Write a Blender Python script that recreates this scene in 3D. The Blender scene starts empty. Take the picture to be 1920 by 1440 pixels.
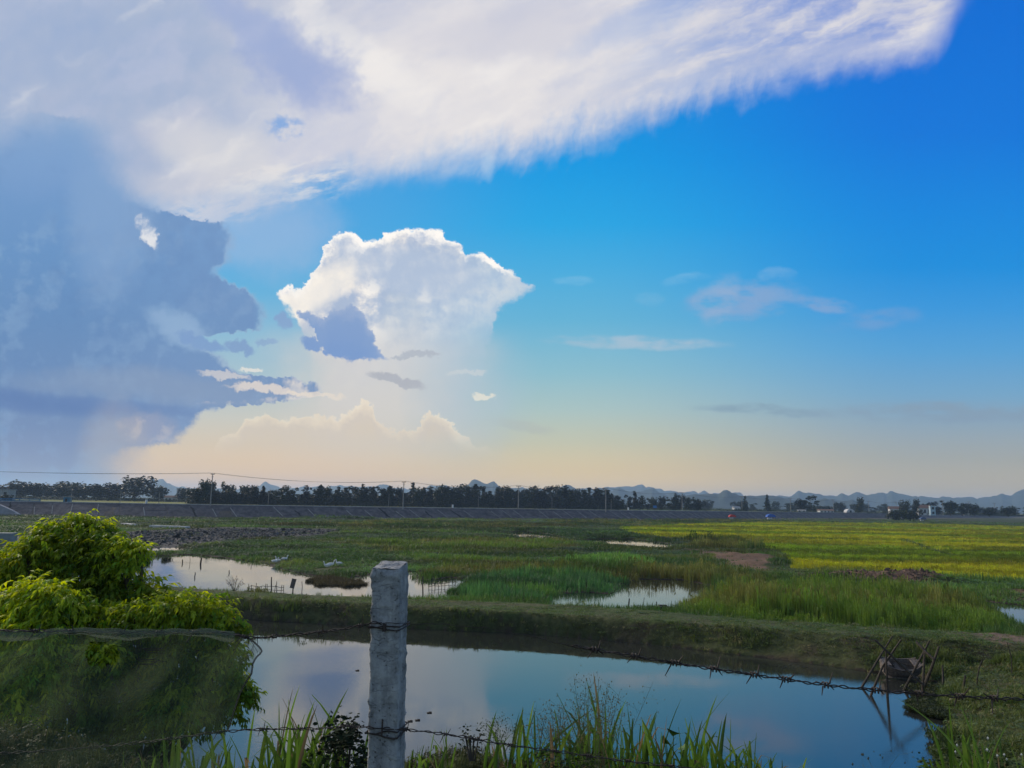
import bpy, bmesh, math, random
import numpy as np
from mathutils import Vector, Matrix

random.seed(7)
rng = np.random.default_rng(11)
scene = bpy.context.scene
COL = scene.collection
R = math.radians

# ------------------------------------------------------------------ camera
EYE = 6.5                    # metres above the water
FPX = 1450.0                 # focal length in units of a 1920 wide frame
PITCH = math.atan(225.0 / FPX)
ROLL = math.atan(0.018)
_F = np.array([0.0, math.cos(PITCH), math.sin(PITCH)])
_R0 = np.array([1.0, 0.0, 0.0])
_U0 = np.array([0.0, -math.sin(PITCH), math.cos(PITCH)])
CR = math.cos(ROLL) * _R0 + math.sin(ROLL) * _U0
CU = -math.sin(ROLL) * _R0 + math.cos(ROLL) * _U0
CF = _F
cam_data = bpy.data.cameras.new('camera')
cam = bpy.data.objects.new('camera', cam_data)
COL.objects.link(cam)
cam_data.sensor_width = 36.0
cam_data.lens = 36.0 * FPX / 1920.0
cam_data.clip_start = 0.05
cam_data.clip_end = 60000.0
M = Matrix(((CR[0], CU[0], -CF[0], 0), (CR[1], CU[1], -CF[1], 0), (CR[2], CU[2], -CF[2], EYE), (0, 0, 0, 1)))
cam.matrix_world = M
scene.camera = cam

# ------------------------------------------------------------------ exposure, engine
scene.render.engine = 'CYCLES'
scene.view_settings.view_transform = 'Standard'
scene.view_settings.look = 'None'
scene.view_settings.gamma = 1.0
scene.view_settings.use_curve_mapping = False
scene.view_settings.exposure = 0.0
cy = scene.cycles
cy.use_denoising = True
cy.max_bounces = 8
cy.diffuse_bounces = 3
cy.glossy_bounces = 3
cy.transmission_bounces = 4
cy.transparent_max_bounces = 24
cy.volume_bounces = 1
cy.use_adaptive_sampling = True
cy.adaptive_threshold = 0.012
cy.sample_clamp_indirect = 6.0

# ------------------------------------------------------------------ world
SUN_AZ, SUN_EL = R(-52.0), R(27.0)       # azimuth from +Y towards +X
world = bpy.data.worlds.new('World')
scene.world = world
world.use_nodes = True
wt = world.node_tree
wt.nodes.clear()
NT = wt


def s2l(c):
    c = c / 255.0
    return c / 12.92 if c <= 0.04045 else ((c + 0.055) / 1.055) ** 2.4


def S(r, g, b):
    return (s2l(r), s2l(g), s2l(b), 1.0)


class E:                                  # small expression wrapper over Math nodes
    def __init__(self, s): self.s = s
    def _m(self, op, *a):
        n = NT.nodes.new('ShaderNodeMath'); n.operation = op
        for i, v in enumerate((self,) + a):
            put(n.inputs[i], v)
        return E(n.outputs[0])
    def __add__(self, o): return self._m('ADD', o)
    __radd__ = __add__
    def __sub__(self, o): return self._m('SUBTRACT', o)
    def __rsub__(self, o): return E(val(o))._m('SUBTRACT', self)
    def __mul__(self, o): return self._m('MULTIPLY', o)
    __rmul__ = __mul__
    def __truediv__(self, o): return self._m('DIVIDE', o)
    def min(self, o): return self._m('MINIMUM', o)
    def max(self, o): return self._m('MAXIMUM', o)
    def pow(self, o): return self._m('POWER', o)
    def sqrt(self): return self._m('SQRT')
    def abs(self): return self._m('ABSOLUTE')
    def madd(self, a, b): return self._m('MULTIPLY_ADD', a, b)


def put(sock, v):
    if isinstance(v, E): NT.links.new(v.s, sock)
    elif isinstance(v, bpy.types.NodeSocket): NT.links.new(v, sock)
    else: sock.default_value = v


def val(v):
    n = NT.nodes.new('ShaderNodeValue'); n.outputs[0].default_value = v
    return n.outputs[0]


def ss(x, a, b, lo=0.0, hi=1.0, smooth=True):
    n = NT.nodes.new('ShaderNodeMapRange')
    n.interpolation_type = 'SMOOTHSTEP' if smooth else 'LINEAR'
    if not smooth: n.clamp = True
    put(n.inputs[0], x); put(n.inputs[1], a); put(n.inputs[2], b); put(n.inputs[3], lo); put(n.inputs[4], hi)
    return E(n.outputs[0])


def fcurve(x, pts):                        # pts (x, y), x given over 0..2, y over 0..1
    n = NT.nodes.new('ShaderNodeFloatCurve')
    c = n.mapping.curves[0]
    c.points[0].location = (pts[0][0] / 2, pts[0][1]); c.points[1].location = (pts[-1][0] / 2, pts[-1][1])
    for p in pts[1:-1]: c.points.new(p[0] / 2, p[1])
    for p in c.points: p.handle_type = 'AUTO_CLAMPED'
    n.mapping.extend = 'HORIZONTAL'
    n.mapping.update()
    put(n.inputs['Value'], x * 0.5)
    return E(n.outputs[0])


def vec(x, y, z=0.0):
    n = NT.nodes.new('ShaderNodeCombineXYZ')
    put(n.inputs[0], x); put(n.inputs[1], y); put(n.inputs[2], z)
    return n.outputs[0]


def noise(v, scale, detail=5.0, rough=0.55, lac=2.0, dist=0.0, color=False):
    n = NT.nodes.new('ShaderNodeTexNoise')
    n.inputs['Scale'].default_value = scale; n.inputs['Detail'].default_value = detail
    n.inputs['Roughness'].default_value = rough; n.inputs['Lacunarity'].default_value = lac
    n.inputs['Distortion'].default_value = dist
    NT.links.new(v, n.inputs['Vector'])
    return n.outputs['Color'] if color else E(n.outputs['Fac'])


def ramp(x, stops):
    n = NT.nodes.new('ShaderNodeValToRGB')
    r = n.color_ramp; r.interpolation = 'LINEAR'
    while len(r.elements) < len(stops): r.elements.new(0.5)
    for e, (p, c) in zip(r.elements, stops):
        e.position = p; e.color = c
    put(n.inputs[0], x)
    return n.outputs[0]


def mix(fac, a, b):
    n = NT.nodes.new('ShaderNodeMix'); n.data_type = 'RGBA'; n.clamp_factor = True
    put(n.inputs[0], fac)
    put(n.inputs[6], a); put(n.inputs[7], b)
    return n.outputs[2]


def dotn(v, c):
    n = NT.nodes.new('ShaderNodeVectorMath'); n.operation = 'DOT_PRODUCT'
    NT.links.new(v, n.inputs[0]); n.inputs[1].default_value = tuple(c)
    return E(n.outputs['Value'])


def build_sky():
    tc = NT.nodes.new('ShaderNodeTexCoord')
    g = tc.outputs['Generated']
    df = dotn(g, CF); front = ss(df, 0.42, 0.66)
    dfs = df.max(0.15)
    # tangent-plane coordinates of the sky about a fixed compass heading, in thousandths
    X = dotn(g, CR * FPX / 1000.0) / dfs + 0.96
    Y = 0.72 - dotn(g, CU * FPX / 1000.0) / dfs
    p = vec(X, Y)
    # domain warps
    w1 = noise(p, 9.0, 4.0, 0.6, color=True)
    w2 = noise(p, 30.0, 7.0, 0.70, color=True)
    s1 = NT.nodes.new('ShaderNodeSeparateColor'); NT.links.new(w1, s1.inputs[0])
    s2 = NT.nodes.new('ShaderNodeSeparateColor'); NT.links.new(w2, s2.inputs[0])
    ax, ay = E(s1.outputs[0]) - 0.5, E(s1.outputs[1]) - 0.5
    bx, by = E(s2.outputs[0]) - 0.5, E(s2.outputs[1]) - 0.5
    Xs, Ys = X + ax * 0.09, Y + ay * 0.07                    # soft large warp
    Xc, Yc = X + ax * 0.02 + bx * 0.046, Y + ay * 0.02 + by * 0.046   # cauliflower edges
    # ---- clear air: three columns of colour by height
    rr = ramp(Y, [(0.0, S(0, 108, 212)), (0.25, S(0, 118, 218)), (0.40, S(0, 134, 222)), (0.50, S(8, 142, 222)),
                  (0.58, S(52, 152, 222)), (0.66, S(84, 162, 216)), (0.74, S(118, 168, 202)), (0.80, S(146, 168, 182)),
                  (0.86, S(172, 172, 160)), (0.92, S(206, 184, 140)), (0.965, S(232, 190, 126)), (1.0, S(180, 170, 150))])
    rm = ramp(Y, [(0.0, S(0, 120, 214)), (0.30, S(0, 152, 226)), (0.42, S(30, 165, 228)), (0.50, S(66, 172, 224)),
                  (0.60, S(98, 180, 216)), (0.70, S(142, 192, 206)), (0.77, S(176, 200, 194)), (0.83, S(206, 203, 170)),
                  (0.88, S(238, 208, 146)), (0.93, S(272, 224, 134)), (0.96, S(276, 222, 128)), (1.0, S(220, 195, 150))])
    rl = ramp(Y, [(0.0, S(120, 160, 215)), (0.30, S(74, 160, 224)), (0.45, S(80, 168, 224)), (0.55, S(102, 178, 220)),
                  (0.64, S(148, 190, 212)), (0.72, S(176, 198, 204)), (0.78, S(208, 206, 192)), (0.83, S(228, 206, 172)),
                  (0.88, S(252, 210, 152)), (0.93, S(274, 214, 140)), (0.96, S(276, 212, 130)), (1.0, S(220, 190, 150))])
    c = mix(ss(X, 0.55, 1.05), rl, rm)
    c = mix(ss(X, 1.05, 1.75), c, rr)
    n_big = noise(p, 3.2, 3.0, 0.5)
    n_fine = noise(p, 26.0, 6.0, 0.62)

    def ell(cx, cyy, rx, ry, soft=0.5, a=1.0, x=None, y=None, tilt=0.0, rag=0.9):
        x = Xc if x is None else x; y = Yc if y is None else y
        u = (x - cx) * (1.0 / rx)
        v = (y - cyy) - (x - cx) * tilt if tilt else (y - cyy)
        v = v * (1.0 / ry)
        d = u * u + v * v + (n_fine - 0.5) * rag
        return ss(d, 1.0 + soft, max(0.0, 1.0 - soft), 0.0, a)

    # ---- thin faint clouds on the right
    thin = vec(X * 1.0, Y * 3.0)
    nt = noise(thin, 13.0, 6.0, 0.6)
    for (cx, cyy, rx, ry, col, a, tl) in (
            (1.395, 0.563, 0.095, 0.032, S(134, 168, 210), 0.85, -0.10),
            (1.345, 0.560, 0.034, 0.040, S(150, 178, 212), 0.60, -0.6),
            (1.545, 0.571, 0.060, 0.014, S(128, 166, 212), 0.80, 0.12),
            (1.640, 0.600, 0.075, 0.018, S(112, 160, 212), 0.65, -0.14),
            (1.285, 0.522, 0.040, 0.009, S(120, 185, 226), 0.55, -0.15),
            (1.455, 0.514, 0.030, 0.012, S(116, 176, 224), 0.55, 0.0),
            (1.075, 0.526, 0.030, 0.008, S(126, 192, 228), 0.5, 0.0),
            (1.215, 0.560, 0.024, 0.012, S(118, 184, 222), 0.5, 0.0),
            (1.190, 0.642, 0.140, 0.012, S(176, 196, 212), 0.75, 0.02),
            (1.430, 0.769, 0.115, 0.010, S(132, 158, 176), 0.80, 0.03),
            (1.780, 0.773, 0.230, 0.018, S(136, 158, 178), 0.85, 0.0),
            (0.985, 0.800, 0.070, 0.010, S(182, 186, 176), 0.5, 0.15)):
        m = ell(cx, cyy, rx, ry, 0.75, a, Xs, Y + by * 0.012 + ay * 0.016, tl) * ss(nt, 0.30, 0.62)
        c = mix(m, c, col)

    # ---- high anvil sheet
    edge = fcurve(X, [(0.0, 0.44), (0.25, 0.43), (0.45, 0.425), (0.50, 0.40), (0.56, 0.385), (0.64, 0.352), (0.72, 0.350),
                      (0.80, 0.338), (0.90, 0.318), (1.0, 0.302), (1.1, 0.276), (1.2, 0.243), (1.3, 0.208), (1.4, 0.180),
                      (1.5, 0.158), (1.6, 0.146), (1.7, 0.132), (1.77, 0.10), (1.80, 0.03), (1.83, 0.0), (2.0, 0.0)])
    # fall streaks: nearly vertical noise near the edge; long streaks along the sheet
    fs = noise(vec(X * 1.0 + Y * 0.25 + ax * 0.06, Y * 0.22 + X * 0.10), 26.0, 4.0, 0.6)
    ls = noise(vec(X * 0.45 - ax * 0.03, Y + X * 0.36 + ay * 0.03), 15.0, 7.0, 0.62)
    stk = noise(vec(X * 0.28 + ay * 0.03, Y + X * 0.34 + ay * 0.04), 20.0, 6.0, 0.62)
    dep = edge - Y + ay * 0.075 + (fs - 0.5) * ss(X, 0.75, 1.0, 0.05, 0.085) * ss(X, 1.25, 1.6, 1.0, 0.35) * ss(n_big + ax * 0.6, 0.35, 0.62, 0.25, 1.5) + (ls - 0.5) * 0.05
    body = ss(dep, -0.025, 0.085)
    far_r = ss(X, 1.0, 1.55)
    thinr = 1.0 - far_r * ss(stk + (n_fine - 0.5) * 0.08, 0.66, 0.36) * ss(dep, 0.02, 0.09) * 0.62
    body = body * thinr * ss(X + ax * 0.04 + (ls - 0.5) * 0.1, 1.835, 1.74)
    colA = ramp(ls * 0.55 + n_big * 0.45 + (n_fine - 0.5) * 0.16, [(0.30, S(192, 197, 218)), (0.45, S(207, 208, 220)), (0.56, S(220, 218, 224)), (0.70, S(236, 232, 230))])
    # warm bright sweep and blue-grey left part
    warm = ell(0.82, 0.16, 0.36, 0.13, 1.0, 0.55, Xs, Ys, -0.2)
    colA = mix(warm, colA, S(242, 236, 231))
    warm2 = ell(0.64, 0.09, 0.16, 0.05, 1.0, 0.55, Xs, Ys, 0.62)
    colA = mix(warm2, colA, S(249, 244, 238))
    leftb = ss(X + ax * 0.16 + (Y - 0.2) * 0.45, 0.68, 0.30)
    colL = ramp(n_big * 0.8 + n_fine * 0.2, [(0.35, S(154, 174, 208)), (0.5, S(166, 181, 209)), (0.65, S(184, 190, 212))])
    colA = mix(leftb * 0.95, colA, colL)
    # broad lilac hollows and brighter ridges through the sheet
    hol = noise(vec(X * 0.7 + ax * 0.1, Y * 1.3 + X * 0.45 + ay * 0.1), 5.5, 4.0, 0.55)
    colA = mix(ss(hol, 0.50, 0.30) * 0.55, colA, S(190, 196, 218))
    colA = mix(ss(hol, 0.54, 0.72) * 0.50, colA, S(248, 243, 238))
    colA = mix(ell(0.98, 0.06, 0.20, 0.05, 1.0, 0.65, Xs, Ys, -0.1), colA, S(206, 206, 218))
    colA = mix(ell(1.22, 0.03, 0.14, 0.035, 1.0, 0.55, Xs, Ys, -0.4), colA, S(176, 192, 224))
    # cream patches low in the sheet and the soft holes
    colA = mix(ell(0.40, 0.285, 0.12, 0.055, 1.0, 0.55, Xs, Ys, 0.3) , colA, S(228, 224, 222))
    colA = mix(ell(0.33, 0.375, 0.16, 0.055, 1.0, 0.50, Xs, Ys, 0.0) , colA, S(214, 212, 218))
    colA = mix(ell(0.560, 0.135, 0.095, 0.080, 1.0, 0.80, Xs + ax * 0.12, Ys + ay * 0.10, 0.35, 0.5), colA, S(146, 165, 212))
    colA = mix(ell(0.50, 0.07, 0.09, 0.045, 1.0, 0.5, Xs + ax * 0.10, Ys + ay * 0.10, 0.8, 0.5), colA, S(160, 176, 214))
    colA = mix(ell(0.47, 0.04, 0.09, 0.035, 1.0, 0.6, Xs, Ys, 0.4), colA, S(158, 174, 214))
    c = mix(body, c, colA)
    c = mix(ell(0.535, 0.240, 0.036, 0.020, 1.0, 0.9) * ss(n_fine, 0.38, 0.56), c, S(124, 166, 222))
    # wisps hanging under the sheet on the left
    w = noise(vec(X * 0.5, Y * 1.5 + X * 0.3 + ay * 0.05), 22.0, 7.0, 0.66)
    wm = ell(0.54, 0.335, 0.13, 0.038, 0.9, 1.0, Xs, Ys, -0.05) * ss(w, 0.42, 0.64)
    c = mix(wm * 0.8, c, S(232, 228, 226))
    wm = ell(0.42, 0.39, 0.11, 0.024, 0.9, 1.0, Xs, Ys, -0.12) * ss(w, 0.34, 0.56)
    c = mix(wm * 0.8, c, S(220, 217, 222))
    hazeu = ell(0.50, 0.43, 0.12, 0.08, 1.0, 0.55, Xs, Ys)
    c = mix(hazeu, c, S(168, 190, 220))
    wk = ell(0.915, 0.312, 0.012, 0.026, 1.0, 0.4, X + bx * 0.02, Y, 0.0)
    c = mix(wk, c, S(188, 212, 234))

    # ---- central towering cumulus
    top = fcurve(Xc, [(0.0, 1.0), (0.505, 0.98), (0.514, 0.56), (0.522, 0.540), (0.54, 0.536), (0.555, 0.544), (0.567, 0.535), (0.58, 0.52),
                      (0.595, 0.50), (0.605, 0.475), (0.617, 0.448), (0.632, 0.436), (0.65, 0.434), (0.67, 0.442), (0.69, 0.447),
                      (0.712, 0.444), (0.722, 0.430), (0.75, 0.427), (0.78, 0.427), (0.81, 0.433), (0.84, 0.445), (0.862, 0.458),
                      (0.877, 0.480), (0.895, 0.478), (0.915, 0.480), (0.932, 0.494), (0.955, 0.510), (0.98, 0.526), (1.0, 0.538), (1.012, 0.56), (1.02, 0.98), (2.0, 1.0)])
    bot = fcurve(Xc, [(0.0, 0.5), (0.505, 0.54), (0.53, 0.578), (0.55, 0.60), (0.57, 0.64), (0.59, 0.72), (0.62, 0.80),
                      (0.88, 0.80), (0.905, 0.70), (0.925, 0.615), (0.945, 0.585), (0.975, 0.568), (1.003, 0.548), (1.02, 0.5), (2.0, 0.5)])
    t = Yc - top
    bsoft = ss(X, 0.62, 0.86, 0.012, 0.040)
    mC = ss(t, -0.002, 0.004) * ss(bot - Yc, 0.0, 0.022)
    mC = mC * (1.0 - ss(Y, 0.60, 0.66) * ss(X + ax * 0.12 + bx * 0.02, 0.68, 0.56)) * (1.0 - ss(Y, 0.60, 0.68) * ss(X + ax * 0.10, 0.84, 0.96))
    # column under it, fading into the haze
    col_m = ss(X + ax * 0.14 + bx * 0.03, 0.46, 0.68) * ss(X + ax * 0.12 + bx * 0.02, 1.02, 0.84) * ss(Y + ay * 0.03, 0.60, 0.66) * ss(Y, 0.93, 0.74)
    c = mix(col_m * 0.80, c, ramp(X + ax * 0.06 + (n_fine - 0.5) * 0.05, [(0.58, S(224, 214, 204)), (0.74, S(226, 216, 206)), (0.84, S(198, 204, 208)), (0.95, S(172, 196, 210))]))
    # body colours: embossed billows
    nb1 = noise(vec(X + bx * 0.02, Y + by * 0.02), 9.5, 7.0, 0.62)
    nb2 = noise(vec(X + bx * 0.02 + 0.014, Y + by * 0.02 + 0.012), 9.5, 7.0, 0.62)
    emb = (nb2 - nb1) * 3.0 + (noise(vec(X + ax * 0.03 + 0.02, Y + ay * 0.03 + 0.018), 4.5, 3.0, 0.5) - noise(vec(X + ax * 0.03, Y + ay * 0.03), 4.5, 3.0, 0.5)) * 2.2
    cool = ss(X * 0.8 + Y * 0.9 + ax * 0.10, 1.02, 1.24)
    bodyc = ramp(emb + 0.5, [(0.25, S(172, 187, 212)), (0.46, S(200, 206, 219)), (0.58, S(222, 221, 224)), (0.76, S(252, 246, 238))])
    bodyc = mix(cool * 0.92, bodyc, ramp(emb * 0.6 + 0.5, [(0.3, S(168, 192, 218)), (0.5, S(182, 202, 222)), (0.8, S(205, 215, 224))]))
    bodyc = mix(ell(0.76, 0.505, 0.13, 0.05, 0.9, 0.75, Xs, Ys, 0.22), bodyc, S(182, 197, 219))
    bodyc = mix(ell(0.755, 0.60, 0.04, 0.05, 0.6, 0.45), bodyc, S(188, 200, 214))
    bodyc = mix(ell(0.585, 0.555, 0.085, 0.045, 0.9, 0.85, Xs, Ys, -0.5), bodyc, S(252, 244, 232))
    rimw = ss(X, 0.60, 0.95, 0.034, 0.016)
    rim = ss(t + (nb1 - 0.5) * 0.10, rimw, 0.0) * ss(X, 1.0, 0.93)
    bodyc = mix(rim * 0.98, bodyc, S(262, 256, 248))
    lowc = ss(Y + ay * 0.04, 0.575, 0.68)
    bodyc = mix(lowc * 0.75, bodyc, ramp(X + ax * 0.05 + emb * 0.05, [(0.62, S(226, 216, 208)), (0.78, S(214, 212, 210)), (0.90, S(176, 200, 216))]))
    c = mix(mC * ss(Y, 0.80, 0.62) * ss(X * 0.6 + Y, 1.22, 1.10, 0.45, 1.0), c, bodyc)

    # ---- low cream cumulus bank over the horizon
    topb = fcurve(Xc, [(0.0, 0.90), (0.38, 0.86), (0.42, 0.825), (0.45, 0.80), (0.465, 0.775), (0.49, 0.768), (0.515, 0.778), (0.535, 0.785), (0.56, 0.772), (0.59, 0.776),
                       (0.62, 0.780), (0.65, 0.770), (0.67, 0.755), (0.69, 0.752), (0.705, 0.78), (0.73, 0.80), (0.78, 0.80), (0.81, 0.765), (0.83, 0.775), (0.86, 0.81), (1.0, 0.86), (2.0, 0.90)])
    tb = Yc + by * 0.03 - topb
    mb = ss(tb, 0.0, 0.006) * ss(Y, 0.86, 0.80)
    cb = ramp(tb + (nb1 - 0.5) * 0.10 + emb * 0.02, [(0.0, S(255, 238, 208)), (0.012, S(242, 222, 192)), (0.03, S(222, 204, 182)), (0.06, S(226, 206, 178))])
    c = mix(mb * 0.68, c, cb)

    # ---- the dark cloud mass on the left
    bnd = fcurve(Yc, [(0.0, 0.0), (0.16, 0.0), (0.205, 0.02), (0.215, 0.13), (0.24, 0.178), (0.28, 0.205), (0.33, 0.232), (0.38, 0.262), (0.40, 0.30), (0.411, 0.40),
                      (0.425, 0.425), (0.46, 0.432), (0.49, 0.425), (0.515, 0.405), (0.53, 0.43), (0.55, 0.475), (0.58, 0.49), (0.61, 0.492),
                      (0.625, 0.44), (0.635, 0.36), (0.65, 0.38), (0.67, 0.41), (0.69, 0.432), (0.705, 0.49), (0.728, 0.60), (0.742, 0.60), (0.752, 0.46), (0.77, 0.395),
                      (0.80, 0.355), (0.825, 0.33), (0.84, 0.26), (0.86, 0.235), (0.90, 0.225), (1.0, 0.22), (2.0, 0.2)])
    db = bnd - Xc
    bs = ss(Y, 0.34, 0.42, 0.055, 0.013) + ss(Y, 0.80, 0.87, 0.0, 0.055)
    mD = ss(db, 0.0 - bs, bs) * ss(Y + ay * 0.10 + X * 0.25, 0.17, 0.30)
    cD = ramp(Y + ax * 0.05 + (n_big - 0.5) * 0.06, [(0.20, S(146, 173, 208)), (0.30, S(122, 160, 204)), (0.36, S(112, 152, 200)), (0.48, S(102, 145, 194)), (0.60, S(98, 138, 186)),
                                                    (0.70, S(102, 136, 182)), (0.80, S(110, 134, 176)), (0.88, S(130, 140, 172)), (0.94, S(158, 156, 170)), (1.0, S(150, 150, 160))])
    cD = mix(ss(emb * 0.5 + n_fine * 0.3, 0.10, 0.34) * ss(Y, 0.36, 0.46) * 0.38, cD, S(142, 173, 206))
    cD = mix(ss(n_big * 0.7 + n_fine * 0.3 - emb * 0.2, 0.52, 0.34) * 0.40, cD, S(88, 126, 178))
    cD = mix(ell(0.205, 0.40, 0.07, 0.15, 1.0, 0.5, Xs, Ys, 0.0), cD, S(140, 170, 208))
    cD = mix(ell(0.08, 0.30, 0.12, 0.06, 1.0, 0.5, Xs, Ys, 0.0), cD, S(124, 158, 204))
    lightn = ss(X + (n_fine - 0.5) * 0.1, 0.10, 0.42)
    cD = mix(lightn * 0.25, cD, S(140, 168, 206))
    cD = mix(ell(0.30, 0.725, 0.24, 0.030, 1.0, 0.6, Xs, Ys, 0.06), cD, S(138, 156, 184))
    cD = mix(ell(0.03, 0.750, 0.20, 0.020, 1.0, 0.75, Xs, Y + ay * 0.02, 0.12), cD, S(78, 112, 170))
    cD = mix(ell(0.26, 0.765, 0.15, 0.010, 1.0, 0.5, Xs, Y + ay * 0.02, 0.10), cD, S(94, 124, 176))
    # lighter gap between the lobes
    cD = mix(ell(0.335, 0.615, 0.055, 0.030, 0.9, 0.75, Xc, Yc, 0.45), cD, S(150, 180, 212))
    cD = mix(ell(0.275, 0.805, 0.050, 0.030, 0.9, 0.6), cD, mix(ss(emb, -0.1, 0.3), S(160, 160, 180), S(214, 196, 184)))
    cD = mix(ell(0.215, 0.86, 0.06, 0.09, 1.0, 0.5, X, Y), cD, S(186, 176, 170))
    cD = mix(ss(db + (nb1 - 0.5) * 0.02, 0.012, 0.0) * ss(Y, 0.40, 0.45) * ss(Y, 0.80, 0.76) * 0.3, cD, S(205, 215, 226))
    cD = mix(ss(db, 0.10, 0.0) * ss(Y, 0.70, 0.72) * ss(Y, 0.76, 0.745) * ss(n_fine, 0.4, 0.6) * 0.85, cD, S(240, 228, 214))
    c = mix(mD, c, cD)
    # bright gap in the dark mass
    c = mix(ell(0.276, 0.438, 0.020, 0.024, 0.5, 0.95, Xc, Yc, 0.9) * ss(nb1, 0.35, 0.5), c, S(232, 232, 234))
    # ---- small dark clouds
    td = fcurve(Xc, [(0.0, 1.0), (0.545, 0.98), (0.552, 0.585), (0.572, 0.578), (0.59, 0.586), (0.61, 0.596), (0.62, 0.583), (0.645, 0.580), (0.67, 0.584), (0.685, 0.602),
                     (0.698, 0.622), (0.704, 0.645), (0.70, 0.66), (0.715, 0.668), (0.74, 0.673), (0.75, 0.98), (2.0, 1.0)])
    bd = fcurve(Xc, [(0.0, 0.3), (0.545, 0.55), (0.56, 0.594), (0.585, 0.606), (0.598, 0.625), (0.605, 0.656), (0.63, 0.672), (0.68, 0.677), (0.72, 0.676), (0.75, 0.66), (2.0, 0.3)])
    mS = ss(Yc - td, -0.002, 0.005) * ss(bd - Yc, -0.002, 0.006)
    mS = mS.max(ell(0.592, 0.643, 0.026, 0.010, 0.5))
    c = mix(mS * ss(n_fine, 0.1, 0.35, 0.75, 1.0), c, ramp(Yc - td, [(0.0, S(158, 176, 208)), (0.02, S(132, 160, 204)), (0.08, S(122, 154, 204))]))
    for (cx, cyy, rx, ry, col, a, tl) in (
            (0.532, 0.600, 0.016, 0.018, S(134, 162, 204), 0.85, 0.3),
            (0.450, 0.651, 0.026, 0.012, S(128, 158, 200), 0.9, 0.1),
            (0.502, 0.642, 0.018, 0.007, S(138, 166, 204), 0.7, 0.0),
            (0.375, 0.640, 0.050, 0.012, S(124, 156, 202), 0.9, 0.35),
            (0.745, 0.712, 0.055, 0.010, S(176, 178, 186), 0.85, 0.18),
            (0.780, 0.665, 0.045, 0.006, S(178, 184, 194), 0.8, -0.1),
            (0.905, 0.744, 0.020, 0.005, S(244, 236, 216), 0.75, 0.0),
            (0.875, 0.696, 0.035, 0.005, S(206, 212, 214), 0.7, 0.0),
            (0.500, 0.728, 0.070, 0.008, S(236, 222, 208), 0.8, 0.12),
            (0.590, 0.738, 0.055, 0.006, S(238, 224, 206), 0.75, 0.06),
            (0.420, 0.700, 0.045, 0.006, S(232, 222, 212), 0.6, 0.15),
            (0.470, 0.690, 0.020, 0.004, S(238, 232, 220), 0.8, 0.0)):
        c = mix(ell(cx, cyy, rx, ry, 0.5, a, Xc, Yc, tl), c, col)

    # ---- the rest of the sky: the physical sky with the same soft light
    sky = NT.nodes.new('ShaderNodeTexSky'); sky.sky_type = 'NISHITA'
    sky.sun_disc = False
    sky.sun_elevation = SUN_EL; sky.sun_rotation = SUN_AZ
    sky.air_density = 1.0; sky.dust_density = 1.6; sky.ozone_density = 1.5
    sc = NT.nodes.new('ShaderNodeVectorMath'); sc.operation = 'SCALE'
    NT.links.new(sky.outputs[0], sc.inputs[0]); sc.inputs[3].default_value = 1.5
    bgf = NT.nodes.new('ShaderNodeVectorMath'); bgf.operation = 'SCALE'
    NT.links.new(c, bgf.inputs[0]); bgf.inputs[3].default_value = 1.0 / 0.1
    fin = mix(front, sc.outputs[0], bgf.outputs[0])
    bg = NT.nodes.new('ShaderNodeBackground'); bg.inputs[1].default_value = 0.1
    NT.links.new(fin, bg.inputs[0])
    out = NT.nodes.new('ShaderNodeOutputWorld')
    NT.links.new(bg.outputs[0], out.inputs['Surface'])


build_sky()
world.cycles.sampling_method = 'MANUAL'
world.cycles.sample_map_resolution = 512

sun_d = bpy.data.lights.new('sun', 'SUN')
sun_d.energy = 3.0
sun_d.angle = R(12.0)
sun_d.color = (1.0, 0.88, 0.72)
sun = bpy.data.objects.new('sun', sun_d)
COL.objects.link(sun)
_sd = Vector((math.sin(SUN_AZ) * math.cos(SUN_EL), math.cos(SUN_AZ) * math.cos(SUN_EL), math.sin(SUN_EL)))
sun.rotation_euler = (-_sd).to_track_quat('-Z', 'Y').to_euler()

# ================================================================== helpers
def ray(px, py):
    d = CF * FPX + CR * (px - 960.0) + CU * (720.0 - py)
    return d / np.linalg.norm(d)


def gp(px, py, z=0.0):                     # where the sight line through a photo point meets height z
    d = ray(px, py)
    t = (z - EYE) / d[2]
    return Vector((d[0] * t, d[1] * t, z))


def dp(px, py, D):                         # point on that sight line at forward distance D
    d = ray(px, py)
    t = D / d[1]
    return Vector((d[0] * t, D, EYE + d[2] * t))


def gps(pts, z=0.0):
    return np.array([gp(a, b, z)[:2] for a, b in pts])


def tag(o, label=None, cat=None, group=None, kind=None):
    if label: o['label'] = label
    if cat: o['category'] = cat
    if group: o['group'] = group
    if kind: o['kind'] = kind
    return o


def empty(name, loc=(0, 0, 0), rz=0.0):
    o = bpy.data.objects.new(name, None)
    COL.objects.link(o); o.location = loc; o.rotation_euler = (0, 0, rz)
    o.empty_display_size = 0.2
    return o


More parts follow.
